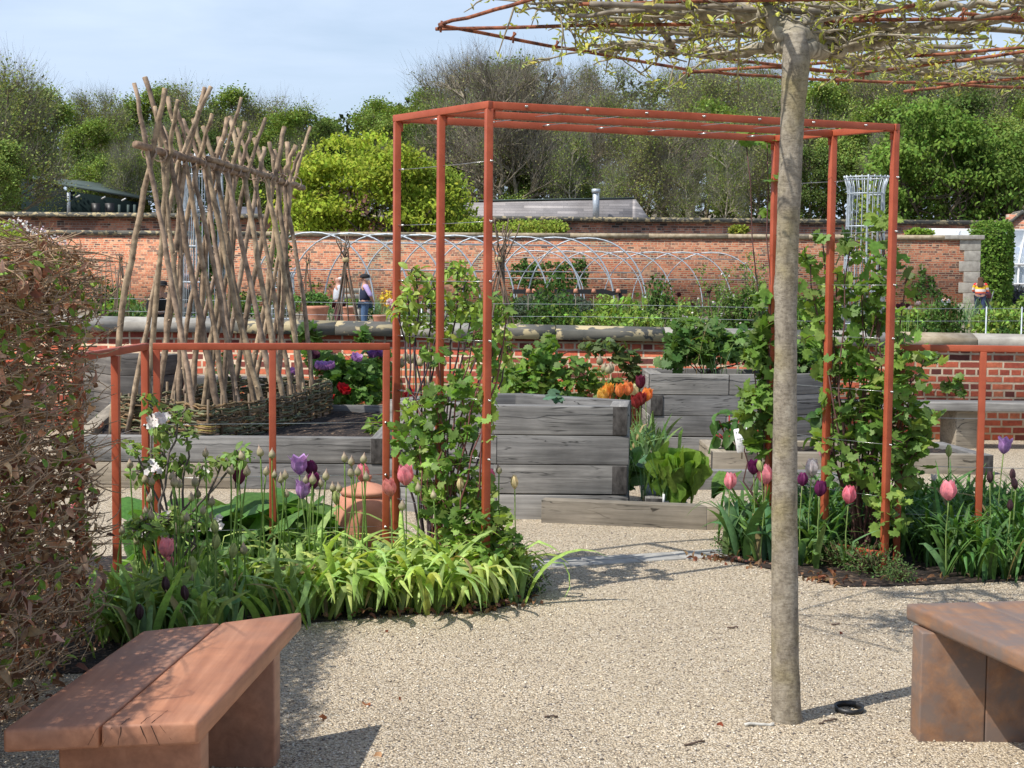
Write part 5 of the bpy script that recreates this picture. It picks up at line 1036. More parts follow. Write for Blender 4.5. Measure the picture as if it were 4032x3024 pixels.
# stick wigwams
def wigwam(px,pytop,pyt,Y,n,label,r,base=.45,name='stick_wigwam'):
    tie=D(px,pyt,Y); top=D(px,pytop,Y).z; z0=gzz(Y); e=empty(name,(tie.x,Y,z0),label,'plant support')
    for k in range(n):
        a=2*PI*k/n+random.uniform(-.2,.2); f=Vector((tie.x+base*math.cos(a),Y+base*math.sin(a),z0-.05)); t=Vector((tie.x,Y,tie.z))+Vector((random.gauss(0,.03),random.gauss(0,.03),0)); ext=(top-tie.z)*random.uniform(.6,1.05); d=(t-f).normalized(); q=t+d*ext+Vector((random.gauss(0,.05),random.gauss(0,.05),0))
        g=random.uniform(.8,1.3); mb=MB(); mb.tube(wob([f,t,q],4,.016),[r*(1-.06*i) for i in range(9)],6,(.16*g,.115*g,.08*g)); mb.build('stick',M['twig'],e)
    mb=MB(); mb.tube([(tie.x,Y,tie.z-.03),(tie.x,Y,tie.z+.03)],r*3.2,8,(.5,.4,.2)); mb.build('twine',M['twig'],e)
wigwam(1362,925,1023,19.5,8,'wigwam of rough sticks tied at the top beside the man in the cap',.014,.42)
wigwam(1965,845,1022,18.5,9,'taller wigwam of curved sticks behind the front left pergola post',.015,.5)
wigwam(475,995,1025,30,7,'thin stick wigwam behind the hedge at the left',.013,.3); wigwam(1212,990,1034,40,6,'distant little wigwam of canes right of the pole frame',.014,.3)
# stakes behind hedge
for i in range(9):
    px=380+i*17+random.uniform(-5,5); a=D(px,1010+random.uniform(-15,60),33); mb=MB(); mb.tube([(a.x+random.gauss(0,.1),33,gzz(33)),(a.x,33,a.z)],.012,5,(.2,.14,.1)); tag(mb.build('garden_cane',M['twig'],origin=Vector((a.x,33,gzz(33)))),'thin brown cane standing in the beds behind the hedge','cane','thin canes behind the hedge')
# galvanised obelisk cages
def cage(px,pytop,Y,label,w,flare=True):
    t=D(px,pytop,Y); z0=gzz(Y); e=empty('plant_cage',(t.x,Y,z0),label,'plant support'); R=w/2; Ht=t.z-z0; n=22
    for k in range(n):
        a=2*PI*k/n; r=.022 if k%4==0 else .011; ca,sa=math.cos(a),math.sin(a)
        pts=[Vector((t.x+R*1.08*ca,Y+R*1.08*sa,z0)),Vector((t.x+R*ca,Y+R*sa,z0+Ht*.5)),Vector((t.x+R*.9*ca,Y+R*.9*sa,z0+Ht*.90)),Vector((t.x+R*.95*ca,Y+R*.95*sa,z0+Ht*.94)),Vector((t.x+R*1.12*ca,Y+R*1.12*sa,z0+Ht))]
        mb=MB(); mb.tube(pts,r,5); mb.build('upright_bar',M['galv'],e)
    for f,rr in ((.18,1.05),(.36,1.02),(.54,.99),(.72,.95),(.9,.91),(.99,1.1)):
        pts=[Vector((t.x+R*rr*math.cos(a),Y+R*rr*math.sin(a),z0+Ht*f)) for a in [2*PI*k/20 for k in range(21)]]; mb=MB(); mb.tube(pts,.016,5,cap=False); mb.build('ring_band',M['galv'],e)
cage(3412,693,30,'round galvanised steel plant cage between the right pergola posts',.80); cage(800,612,29,'round galvanised steel plant cage seen through the crossed poles',.80); cage(1115,1070,40,'short galvanised plant cage behind the right end of the pole frame',.6)
def far(name,label,cat,px,py,rx,ry,Y,n,size,col,group=None,T=None,mat='farleaf',depth=None,up=(0,-.5,1)):
    c=D(px,py,Y); s=F/Y; P=ell(n,c,(rx/s,depth or rx/s,ry/s)); z0=gzz(Y); P=P[P[:,2]>z0+.02]; mb=MB(); leaves(mb,T or T_diamond(.7),P,size,col,up=up,var=.45,hue=.15); o=mb.build(name,M[mat],origin=Vector((c.x,Y,z0))); tag(o,label,cat,group); return o
far('climbing_plant','leafy climber inside the left plant cage','climbing plant',830,1000,50,190,29,900,.10,(.09,.16,.04)); far('climbing_plant','yellow green climber in the right plant cage','climbing plant',3410,900,55,180,30,420,.10,(.28,.34,.07)); far('climbing_plant','low climber inside the short plant cage','climbing plant',1100,1010,50,130,41,500,.11,(.09,.17,.04))
far('lavender_hedge','dark grey green hedge block under the hoops','hedge',2170,1215,180,60,44,5200,.10,(.07,.10,.06),mat='leafdull')
bx=0
# espaliers on the tall wall
def espalier(label,px0,px1,pys,Y,stems,col,n):
    e=empty('espalier',(D((px0+px1)/2,1100,Y).x,Y,gzz(Y)),label,'trained tree'); mb=MB(); P=[]
    for py in pys:
        for _ in range(n):
            c=D(random.uniform(px0,px1),py+random.gauss(0,6),Y+random.uniform(-.15,.1)); P.append(tuple(c))
    for px,pa,pb in stems:
        for _ in range(int(abs(pb-pa)*1.3)): P.append(tuple(D(px+random.gauss(0,7),random.uniform(pa,pb),Y+random.uniform(-.15,.1))))
    leaves(mb,T_diamond(.7),np.array(P),.12,col,up=(0,-1,.5),var=.4); mb.build('leaves',M['farleaf'],e); tr=MB()
    for px,pa,pb in (stems or [((px0+px1)/2,1250,min(pys))]): tr.tube([tuple(D(px,1270,Y)),tuple(D(px,pa,Y))],.03,5,(.2,.16,.12))
    for py in pys: tr.tube([tuple(D(px0,py,Y)),tuple(D(px1,py,Y))],.018,4,(.2,.16,.12))
    tr.build('trunk',M['twig'],e)
espalier('dark leaved espalier on the tall wall behind the hoops',2012,2150,(1048,1075,1110),55.2,[(2065,1015,1130),(2095,1040,1160)],(.08,.15,.035),150)
espalier('second dark espalier with tiered branches on the tall wall',2150,2260,(1045,1078,1115,1140),55,[(2275,1020,1130),(2300,1015,1130),(2200,1050,1150)],(.08,.15,.035),130)
espalier('low tiered espalier on the wall left of the couple',1215,1440,(1122,),57,[],(.09,.16,.04),150); espalier('espalier behind the man in the cap',1540,1760,(1098,1128),56.8,[(1605,1020,1080)],(.07,.13,.035),150)
espalier('three ivy like columns of leaves on the wall near the pier',3600,3610,(1225,),54.2,[(3604,1115,1185),(3632,1045,1180),(3670,1085,1170),(3697,1135,1200)],(.07,.14,.035),14)
# borders beyond the low wall: many individual plants
fp_=[]
def farclump(h,w,n,size,col): 
    def f():
        mb=MB(); P=ell(n,(0,0,h*.5),(w,w,h*.55)); P=P[P[:,2]>0]; leaves(mb,T_diamond(.65),P,size,col,up=(0,-.3,1),var=.45,hue=.2)
        for p in P[:34]: mb.tube([(0,0,-.02),(p[0]*.4,p[1]*.4,p[2]*.6),tuple(p)],.006,4,(.13,.12,.05))
        return mb
    return mkproto(2,f,'farleaf')
kinds=[('leafy_plant',farclump(.55,.35,420,.085,(.12,.22,.05)),'mid green leafy plant in the beds beyond the low wall','mid green plants beyond the low wall'),('grey_plant',farclump(.45,.35,420,.06,(.13,.19,.11)),'grey green herb in the beds beyond the low wall','grey green herbs beyond the low wall'),('fresh_plant',farclump(.6,.4,480,.09,(.22,.34,.07)),'bright fresh green plant in the beds beyond the low wall','bright green plants beyond the low wall'),('dark_plant',farclump(.9,.35,500,.09,(.06,.12,.03)),'dark green bushy plant in the beds beyond the low wall','dark green plants beyond the low wall')]
gstr=mkproto(3,lambda:clump(40,(.4,.75),(.012,.02),(.1,1.0),(.20,.33,.14),.3,.15),'farleaf')
n_=0
for i in range(240):
    Y=random.choice([18.5,20,22,24,26,29,33,37,41,44,48,51]); px=random.uniform(380,4100)
    if 1230<px<1560 and Y<38: continue
    if px>3700 and Y>46: continue
    x=(px-2016)/F*Y; k=random.choice([0,0,1,2,2,3,4]); s=random.uniform(.8,1.25)*(1.0 if Y<30 else 1.2)
    if Y<27: s*=.85 if px<2500 else .8 if px>3450 else 1.1
    if k==3 and Y>44: k=0
    if k==4: put('grassy_plant',random.choice(gstr),(x,Y,gzz(Y)),'tall grassy leaved plant in the beds beyond the low wall','plant','grassy plants beyond the low wall',s*1.1)
    else: nm,ms,lb,gp=kinds[k]; put(nm,random.choice(ms),(x,Y,gzz(Y)),lb,'plant',gp,s,sz=s*random.uniform(.8,1.3))
# fruit bushes with blossom right
for i,(px,pt,Y,lb) in enumerate([(2850,1010,24,'leafy fruit tree with upright shoots left of the trunk'),(2945,990,25,'tall slender fruit tree just left of the trunk'),(2780,1110,23,'shorter open fruit bush with pale blossom'),(3010,1080,24,'bushy fruit tree partly behind the trunk'),(2620,1130,30,'open fruit bush beyond the hoops')]):
    b=Vector((D(px,1200,Y).x,Y,gzz(Y))); e=empty('fruit_tree',b,lb,'tree'); st=MB(); P=[]; top=D(px,pt,Y).z
    for k in range(9):
        q=Vector((b.x+random.gauss(0,.30),Y+random.gauss(0,.25),top-random.uniform(0,.9))); path=wob([b,(b+q)/2+Vector((random.gauss(0,.12),0,0)),q],5,.03); st.tube(path,[.022*(1-.08*j) for j in range(len(path))],5,(.19,.14,.11))
        for v in path[3:]: P+= [tuple(v+Vector((random.gauss(0,.07),random.gauss(0,.07),random.gauss(0,.05)))) for _ in range(26)]
    st.build('branch',M['twig'],e); mb=MB(); leaves(mb,T_diamond(.6),np.array(P),.055,(.15,.23,.06),var=.4); mb.build('foliage',M['farleaf'],e)
    mb=MB(); Q=np.array(P)[::22]; leaves(mb,T_diamond(1.0),Q,.04,(.75,.68,.66),upj=1); mb.build('blossom',M['petal'],e)
bt=empty('blossom_tree',(D(190,1000,22).x,22,0),'small tree in white blossom with yellow green neighbour above the hedge at the left','tree')
P=np.concatenate([ell(150,D(140,930,22),(.22,.3,.20)),ell(110,D(210,960,22),(.22,.3,.16)),ell(60,D(60,880,22),(.2,.2,.1))]); mb=MB(); leaves(mb,T_diamond(1.0),P,.04,(.78,.76,.74),upj=1); mb.build('blossom',M['petal'],bt)
P=np.concatenate([ell(420,D(20,930,21),(.25,.3,.22)),ell(380,D(110,960,21),(.3,.3,.13)),ell(200,D(180,990,21),(.25,.3,.1))]); mb=MB(); leaves(mb,T_diamond(.6),P,.06,(.34,.42,.07)); mb.build('foliage',M['farleaf'],bt)
mb=MB(); 
for k in range(14): q=Vector(D(random.uniform(20,220),random.uniform(890,990),22)); mb.tube(wob([Vector((D(120,1000,22).x,22,0)),(q+Vector((D(120,1000,22).x,22,0)))/2+Vector((random.gauss(0,.1),0,.2)),q],4,.03),.008,4,(.15,.11,.09))
mb.build('branch',M['twig'],bt)
# terracotta pots
def bowl(px,pyrim,Y,w,h,label): 
    c=D(px,pyrim,Y); R=w/2; z0=c.z-h; mb=MB(); mb.lathe([(R*.62,0),(R*.8,h*.35),(R*.93,h*.8),(R*1.0,h*.86),(R*1.02,h),(R*.94,h),(R*.9,h*.9),(.01,h*.88)],(c.x,Y,z0),26); tag(mb.build('terracotta_pot',M['terracotta'],smooth=True,origin=Vector((c.x,Y,z0))),label,'pot')
bowl(1250,1205,27,.42,.35,'wide terracotta bowl beyond the low wall, left of the white haired woman'); bowl(1378,1238,30,.30,.3,'small terracotta pot between the couple'); bowl(1495,1240,27,.26,.22,'terracotta bowl with flowers right of the man'); bowl(1372,1208,34,.3,.2,'terracotta pot behind the couple'); bowl(3225,1228,38,.36,.4,'terracotta pot with a wide rim right of the trunk')
def forcer(px,pyt,Y,w,h,label):
    c=D(px,pyt,Y); R=w/2; mb=MB(); mb.lathe([(R,0),(R*1.02,.1*h),(R*.98,.5*h),(R*.8,.86*h),(R*.45,.93*h),(R*.4,.95*h),(R*.42,h),(R*.1,h*1.02)],(c.x,Y,c.z-h),24); tag(mb.build('forcing_jar',M['terracotta'],smooth=True,origin=Vector((c.x,Y,c.z-h))),label,'jar')
forcer(2885,1226,29,.24,.42,'rounded terracotta forcing jar beyond the wall left of the trunk'); forcer(2975,1236,30,.17,.34,'smaller terracotta forcing jar half behind the trunk')
far('flower_mass','yellow and cream flowers beside the man in the cap','flowers',1525,1175,28,35,27,170,.06,(.72,.55,.06),mat='petal'); far('flower_mass','pale pink blossoms right of the yellow flowers','flowers',1545,1190,22,14,26.5,90,.06,(.75,.55,.58),mat='petal')
for i,(px,py,c_) in enumerate([(2672,1169,(.05,.01,.02)),(2728,1208,(.08,.01,.03)),(2790,1155,(.1,.02,.05)),(2810,1205,(.7,.68,.7)),(2700,1262,(.6,.6,.7)),(2605,1243,(.06,.01,.04)),(3535,1213,(.06,.01,.03)),(3553,1208,(.07,.02,.04)),(3573,1212,(.05,.01,.02)),(3615,1203,(.6,.5,.5)),(3580,1220,(.7,.6,.6)),(1690,1235,(.7,.7,.7)),(2660,1280,(.05,.01,.04))]):
    c=D(px,py,24); z0=gzz(24); mb=MB(); e=empty('flower',(c.x,24,z0),'far flower head standing in the beds beyond the low wall' ,'flower','far flower heads beyond the low wall'); mb.tube([(c.x,24,z0),tuple(c)],.006,4,(.2,.35,.1)); mb.build('stem',M['leaf'],e); petals(c,Vector((0,-.3,1)),6,.07,.07,.3,c_).build('petals',M['petal'],e)
# slack rope fence wires beyond the low wall
rf=empty('wire_fence',(0,17.2,0),'thin white wires on slim steel posts just beyond the low wall','fence')
for px in (1660,3885,4025,700): c=D(px,1200,17.2); mb=MB(); mb.tube([(c.x,17.2,.02),(c.x,17.2,1.36)],.009,6); mb.build('post',M['galv'],rf)
for z in (1.20,1.345): mb=MB(); mb.tube([(-4.9,17.2,z+.02),(-1.8,17.2,z-.01),(1,17.2,z+.0),(3.6,17.2,z-.03),(6.2,17.2,z)],.002,4); mb.build('wire',M['galv'],rf)
# black netting fence
nf=empty('netting_fence',(D(2200,1150,42).x,42,.3),'black netting draped along canes capped with small terracotta pots','fence')
Yn=42; pts=[D(px,1148+(8 if 2380<px<2430 else 0),Yn) for px in range(2020,2480,30)]; mb=MB(); mb.ribbon(pts,[.13]*len(pts),(0,0,1),(.02,.02,.02),0); mb.build('netting',M['black'],nf)
mb=MB(); mb.tube([tuple(D(2440,1150,Yn)),tuple(D(2445,1200,Yn)),tuple(D(2455,1260,Yn))],.06,6); mb.build('gathered_netting',M['black'],nf)
for px in (2080,2103,2174,2267,2338,2434): c=D(px,1150,Yn-.1); mb=MB(); mb.tube([(c.x,c.y,.3),tuple(c)],.012,5); mb.build('cane',M['bamboo'],nf); mb=MB(); mb.lathe([(.075,0),(.05,.11),(.02,.115)],(c.x,c.y,c.z-.02),10); mb.build('pot_cap',M['terracotta'],nf)
# white bench in the far garden
wb=empty('bench',(D(1385,1160,42).x,42,.3),'pale grey garden bench behind the couple','bench')
a=D(1345,1133,42); b=D(1425,1133,42)
for z in (a.z-.08,a.z-.24): mb=MB(); mb.bar((a.x,42,z),(b.x,42,z),.04,.13); mb.build('backrest_slat',M['stone'],wb)
mb=MB(); mb.box((a.x,41.5,a.z-.55),(b.x,42,a.z-.5)); mb.build('seat',M['stone'],wb)
for x_ in (a.x+.05,b.x-.05):
    mb=MB(); mb.bar((x_,42,.3),(x_,42,a.z),.06); mb.build('leg',M['stone'],wb); mb=MB(); mb.bar((x_,41.55,.3),(x_,41.55,a.z-.5),.06); mb.build('leg',M['stone'],wb)
far('grass_strip','tufted green growth beneath the terracotta bowl','plant',1240,1180,60,30,30,900,.07,(.13,.24,.06)); far('grass_strip','bright green strip of seedlings left of the hoops','plant',1100,1175,90,22,32,900,.07,(.15,.27,.07))
# clipped hornbeam column
hc=empty('clipped_hornbeam',(D(3907,1000,59).x,59,.4),'tall clipped green column of leaves beside the glasshouse','topiary'); c=D(3907,1030,59); mb=MB(); R=.88; zt_=D(3907,872,59).z; m=9000
a=RNG.uniform(0,2*PI,m); z=RNG.uniform(.45,zt_,m); r=R*(1-RNG.random(m)**2*.25)*np.where(z>zt_-.3,RNG.random(m)**.4,1)*(.92+.08*np.sin(a*3)); P=np.stack([c.x+r*np.cos(a),59+r*np.sin(a),z+.04*np.sin(a*5)],1)
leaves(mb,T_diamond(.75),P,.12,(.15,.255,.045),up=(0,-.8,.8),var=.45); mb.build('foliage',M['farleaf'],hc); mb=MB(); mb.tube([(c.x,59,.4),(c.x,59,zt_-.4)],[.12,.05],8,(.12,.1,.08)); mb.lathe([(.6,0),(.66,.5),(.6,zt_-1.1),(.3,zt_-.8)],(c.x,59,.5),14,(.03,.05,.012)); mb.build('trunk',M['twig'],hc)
far('hedge','dark lavender mound behind the pram','plant',3990,1180,60,60,61,1400,.14,(.12,.13,.14)); far('shrub','green shrub left of the woman with the pram','shrub',3838,1215,28,38,57,900,.12,(.10,.19,.045)); far('shrub','green shrub to the right of the pram','shrub',3985,1240,50,30,50,900,.12,(.19,.29,.06)); far('shrub','bright leafy shrub at the far right edge beyond the wall','shrub',4050,1215,50,60,45,900,.12,(.17,.28,.06))
# greenery on top of far walls
for i,(px,py,rx,ry,Y,c_,lb) in enumerate([(2090,893,150,30,66,(.24,.31,.05),'yellow green hedge showing above the tall wall in the centre'),(1870,890,80,32,66,(.26,.34,.05),'yellow green hedge above the tall wall left of the centre'),(2910,905,40,16,66,(.26,.30,.05),'small yellow green bush above the tall wall'),(3620,915,55,12,62,(.22,.34,.05),'flat fresh green bush above the tall wall at the right'),(2190,895,45,26,67,(.22,.28,.06),'rounded bush above the wall under the timber building')]):
    far('hedge',lb,'hedge',px,py,rx,ry,Y,1500,.13,c_)
# ------------------------------------------------------------------ people
def skinmesh(name,verts,edges,radii,mat,parent,root=0,sub=1,cut=None):
    me=bpy.data.meshes.new('tmp'); me.from_pydata([tuple(v) for v in verts],edges,[]); o=bpy.data.objects.new('tmp',me); COL.objects.link(o)
    m=o.modifiers.new('s','SKIN'); m.use_smooth_shade=True
    for i,r in enumerate(radii):
        sv=me.skin_vertices[0].data[i]; sv.radius=r if hasattr(r,'__len__') else (r,r); sv.use_root=(i==root)
    s=o.modifiers.new('u','SUBSURF'); s.levels=sub; s.render_levels=sub
    dg=bpy.context.evaluated_depsgraph_get(); me2=bpy.data.meshes.new_from_object(o.evaluated_get(dg)); bpy.data.objects.remove(o)
    me2.materials.clear(); me2.materials.append(mat); q=bpy.data.objects.new(name,me2); COL.objects.link(q); q.parent=parent; return q
def person(label,x,y,h,yaw,skin,top,topname,legs,hair,hairlen=0,hat=None,hatkind=None,arms='down',lean=0.0,walk=.0,sleeve=None,z0=None):
    z=gzz(y) if z0 is None else z0; e=empty('person',(x,y,z),label,'person'); e.rotation_euler=(0,0,yaw); e.scale=(h/1.75*1.25,h/1.75*1.25,h/1.75)
    # local: facing -Y, x to the person's left
    L=lambda q: Vector((q[0],q[1]-lean*max(0,q[2]-.95),q[2]))
    st=.10+walk
    J={'pel':(0,0,.95),'wst':(0,0,1.08),'chs':(0,.01,1.30),'nck':(0,.01,1.47),'hed':(0,-.01,1.56),'crn':(0,0,1.66)}
    V=[L(J[k]) for k in ('pel','wst','chs','nck','hed','crn')]; E=[(0,1),(1,2),(2,3),(3,4),(4,5)]; R=[(.15,.11),(.14,.10),(.16,.11),(.052,.055),(.075,.09),(.07,.08)]
    hands=[]
    for s in (-1,1):
        b=len(V)
        if arms=='down': A=[(.17*s,.01,1.40),(.23*s,.04,1.14),(.24*s,-.04,.90)]
        elif arms=='back': A=[(.17*s,.01,1.40),(.24*s,.12,1.14),(.10*s,.17,.98)]
        elif arms=='fwd': A=[(.16*s,.01,1.40),(.22*s,-.05,1.14),(.17*s,-.34,1.06)]
        elif arms=='up': A=[(.16*s,.01,1.40),(.23*s,-.10,1.2),(.12*s,-.2,1.42)]
        V+=[L(q) for q in A]; E+=[(2,b),(b,b+1),(b+1,b+2)]; R+=[.052,.042,.03]
        hd_=(V[b+2]-V[b+1]).normalized(); hands.append((len(V)-1,hd_,s))
        wr=V[b+2]; palm=wr+hd_*.07; V.append(palm); E.append((b+2,b+3)); R.append((.036,.022)); 
    for s in (-1,1):
        b=len(V); w_=walk*s
        V+=[Vector((.09*s,0,.90)),Vector((.10*s,-.02-w_*.6,.50)),Vector((.10*s,.02-w_*1.2+max(0,-w_)*.2,.09)),Vector((.11*s,-.13-w_*1.2,.04))]; E+=[(0,b),(b,b+1),(b+1,b+2),(b+2,b+3)]; R+=[(.085,.09),.055,.038,.035]
    body=skinmesh('body',V,E,R,skin,e)
    # fingers, face as part of the same figure mesh
    mb=MB()
    for (wi,hd_,s) in hands:
        palm=V[wi+1]; sdv=hd_.cross(Vector((0,1,0.2))).normalized()
        for k in range(4): 
            f0=palm+sdv*(k-1.5)*.019+hd_*.01; f1=f0+hd_*(.045-.006*abs(k-1.3)); f2=f1+hd_*.025+Vector((0,-.012,-.004)); mb.tube([f0,f1,f2],[.0095,.009,.007],5)
        t0=palm-hd_*.03+sdv*s*.03; mb.tube([t0,t0+sdv*s*.025+hd_*.02,t0+sdv*s*.03+hd_*.05],[.011,.010,.008],5)
    hc_=V[4]; mb.tube([hc_+Vector((0,-.085,.035)),hc_+Vector((0,-.108,-.005)),hc_+Vector((0,-.09,-.012))],[.008,.014,.010],5)  # nose
    for s in (-1,1):
        mb.tube([hc_+Vector((.075*s,.0,-.02)),hc_+Vector((.088*s,.012,.01)),hc_+Vector((.078*s,.012,.035))],[.01,.013,.008],5)
    mb.tube([hc_+Vector((-.022,-.083,-.045)),hc_+Vector((0,-.090,-.045)),hc_+Vector((.022,-.083,-.045))],[.005,.007,.005],5)
    f=mb.build('features',skin,None); bm=bmesh.new(); bm.from_mesh(body.data); bm.from_mesh(f.data); bm.to_mesh(body.data); bm.free(); bpy.data.objects.remove(f)
    for s in (-1,1): mb=MB(); c_=hc_+Vector((.03*s,-.082,.022)); mb.lathe([(0,-.007),(.010,-.004),(.012,0),(.010,.004),(0,.007)],tuple(c_),8); q=mb.build('eye',M['black']); q.parent=e
    # clothes
    n=3; TV=[V[0]+Vector((0,0,.0)),V[1],V[2],V[2]+Vector((0,0,.12))]; TE=[(0,1),(1,2),(2,3)]; TR=[(.185,.14),(.175,.135),(.19,.14),(.085,.08)]
    q=skinmesh(topname,TV,TE,TR,top,e)
    sv=sleeve or top
    for k,(wi,hd_,s) in enumerate(hands):
        A=[V[wi-2]+Vector((-.05*s,0,-.01)),V[wi-2],V[wi-1],V[wi-1].lerp(V[wi],.9 if sleeve is None else .12)]; skinmesh('sleeve',A,[(0,1),(1,2),(2,3)],[.07,.068,.055,.044],sv,e)
    b0=6+8
    LV=[V[0]+Vector((0,0,.04))]; LE=[];LR=[(.16,.125)]
    for k in range(2):
        b=b0+k*4; i=len(LV); LV+=[V[b],V[b+1],V[b+2]+Vector((0,0,.02))]; LE+=[(0,i),(i,i+1),(i+1,i+2)]; LR+=[(.10,.105),.072,.058]
    skinmesh('trousers',LV,LE,LR,legs,e)
    for k in range(2):
        b=b0+k*4; mb=MB(); mb.tube([V[b+2]+Vector((0,.05,-.045)),V[b+2]+Vector((0,-.02,-.04)),V[b+3]+Vector((0,0,.0)),V[b+3]+Vector((0,-.06,-.008))],[.04,.05,.042,.026],8); q=mb.build('shoe',M['black'] if hatkind!='boy' else M['stone'],None,smooth=True); q.parent=e
    if hair:
        HV=[hc_+Vector((0,.03,.11)),hc_+Vector((0,.055,.04)),hc_+Vector((0,.06,-.03))]; HR=[(.085,.075),(.096,.075),(.07,.05)]; HE=[(0,1),(1,2)]
        if hairlen: HV+=[hc_+Vector((0,.11,-.16)),hc_+Vector((0,.13,-.30))]; HR+=[(.11,.05),(.09,.03)]; HE+=[(2,3),(3,4)]
        skinmesh('hair',HV,HE,HR,hair,e,sub=2)
    if hat:
        t_=hc_+Vector((0,.01,.06)); mb=MB()
        if hatkind=='cap': mb.lathe([(.098,0),(.102,.03),(.092,.075),(.06,.105),(.005,.115)],tuple(t_),16,sy=1.12); mb.add([tuple(t_+Vector(v)) for v in [(-.08,-.09,.02),(-.05,-.17,-.005),(.05,-.17,-.005),(.08,-.09,.02),(-.08,-.09,.028),(-.05,-.17,.005),(.05,-.17,.005),(.08,-.09,.028)]],[(0,1,2,3),(7,6,5,4),(0,4,5,1),(1,5,6,2),(2,6,7,3)])
        elif hatkind=='brim': mb.lathe([(.17,-.005),(.175,.0),(.11,.012),(.108,.05),(.10,.10),(.06,.115),(.005,.118)],tuple(t_),18)
        else: mb.lathe([(.096,-.02),(.105,.0),(.103,.05),(.075,.105),(.03,.125),(.02,.15),(.002,.155)],tuple(t_),14)
        q=mb.build('cap' if hatkind=='cap' else 'hat',hat,None,smooth=True); q.parent=e
    return e
skinM=M['skin']; navy=cloth('navy_cloth',(.015,.022,.055)); blackc=cloth('black_cloth',(.012,.012,.015)); silver=cloth('silver_cloth',(.50,.52,.56)); denim=cloth('denim',(.07,.13,.24)); dden=cloth('dark_denim',(.02,.035,.09)); lilac=cloth('lilac_cloth',(.50,.38,.66)); maroon=cloth('maroon_cloth',(.10,.02,.035)); redw=cloth('red_wool',(.35,.035,.04)); hw=cloth('white_hair',(.62,.60,.57)); hb=cloth('brown_hair',(.09,.045,.022)); pinkh=cloth('pink_knit',(.66,.50,.52)); strp=None
def stripes(name,stops,scale):
    m,t,b,o=nt(name); tc=t.nodes.new('ShaderNodeTexCoord'); sp=t.nodes.new('ShaderNodeSeparateXYZ'); t.links.new(tc.outputs['Generated'],sp.inputs[0]); v=sp.outputs[2]
    if scale: 
        mm=N(t,'ShaderNodeMath',operation='MULTIPLY'); t.links.new(v,mm.inputs[0]); mm.inputs[1].default_value=scale; fr=N(t,'ShaderNodeMath',operation='FRACT'); t.links.new(mm.outputs[0],fr.inputs[0]); v=fr.outputs[0]
    c=ramp(t,v,stops,'CONSTANT'); t.links.new(c,b.inputs['Base Color']); b.inputs['Roughness'].default_value=.9; return m
rain=stripes('rainbow_jumper',[(0,(.02,.05,.35)),(.14,(.75,.16,.06)),(.30,(.75,.66,.64)),(.52,(.78,.50,.03)),(.76,(.70,.03,.04))],0); bw_=stripes('striped_shirt',[(0,(.62,.65,.72)),(.5,(.16,.2,.32))],12)
quilt=lambda m:m
def scaled(px,pyt,Y,extra=0): c=D(px,pyt,Y); return c.x,c.z-gzz(Y)
x,hh=scaled(1437,1068,36); person('elderly man in a black cap, navy padded gilet and lilac shirt, hands behind his back',x,36,hh/1.03,-1.45,skinM,navy,'gilet',denim,hw,0,blackc,'cap','back',sleeve=lilac)
x,hh=scaled(1333,1079,36.5); person('white haired woman in a silver grey padded jacket and dark red trousers',x,36.5,hh,-1.35,skinM,silver,'jacket',maroon,hw,0,arms='down')
x,hh=scaled(618,1103,30); person('person in a black brimmed hat and black padded jacket seen behind the poles',x,30,hh/1.0,.9,skinM,blackc,'jacket',blackc,hw,0,blackc,'brim','down',lean=.25)
x,hh=scaled(733,1062,31); person('person with pinkish white hair in a black jacket behind the poles',x,31,hh,2.6,skinM,blackc,'jacket',blackc,pinkh,0,None,None,'down')
x,hh=scaled(3680,1151,54); person('small child in a red woolly hat and striped top seen from behind',x,52.6,hh/1.08,PI-.5,skinM,bw_,'top',dden,None,0,redw,'boy','up')
x,hh=scaled(3862,1083,53.5); wx=x; person('woman with long brown hair and rainbow striped jumper pushing a pram',x,53.5,hh/1.0,PI-.35,skinM,rain,'jumper',dden,hb,1,None,None,'fwd',walk=.13)
pm=empty('pram',(wx+.32,54.2,gzz(54.2)),'black pram with pale frame being pushed by the woman','pram'); bz=Vector((wx+.36,54.2,gzz(54.2)))
def Q(a,b,c): return bz+Vector((a,b,c))
mb=MB(); mb.tube([Q(0,-.25,.42),Q(0,.1,.40),Q(0,.42,.55)],[.16,.22,.12],10); mb.tube([Q(0,-.05,.35),Q(0,0,.7),Q(0,.02,.85)],[.18,.22,.20],10); mb.build('seat',M['black'],pm,smooth=True)
mb=MB(); mb.lathe([(.27,0),(.26,.14),(.2,.24),(.08,.29),(.01,.3)],Q(0,-.02,.78),14); mb.build('hood',maroon,pm,smooth=True)
for sx_ in (-.24,.24):
    mb=MB(); mb.tube([Q(sx_,-.35,1.05),Q(sx_,.1,.5),Q(sx_,.45,.14)],.016,6); mb.tube([Q(sx_,.3,.9),Q(sx_,-.3,.14)],.016,6); mb.build('frame_tube',M['galv'],pm)
    for yy,r in ((-.3,.14),(.45,.11)):
        mb=MB(); mb.tube([Q(sx_+(r and r*0)+0,yy+r*math.cos(a),r+r*math.sin(a)) for a in [2*PI*k/14 for k in range(15)]],.025,6,cap=False); mb.build('wheel',M['black'],pm)
mb=MB(); mb.tube([Q(-.24,-.35,1.05),Q(.24,-.35,1.05)],.02,6); mb.build('handle',M['black'],pm)
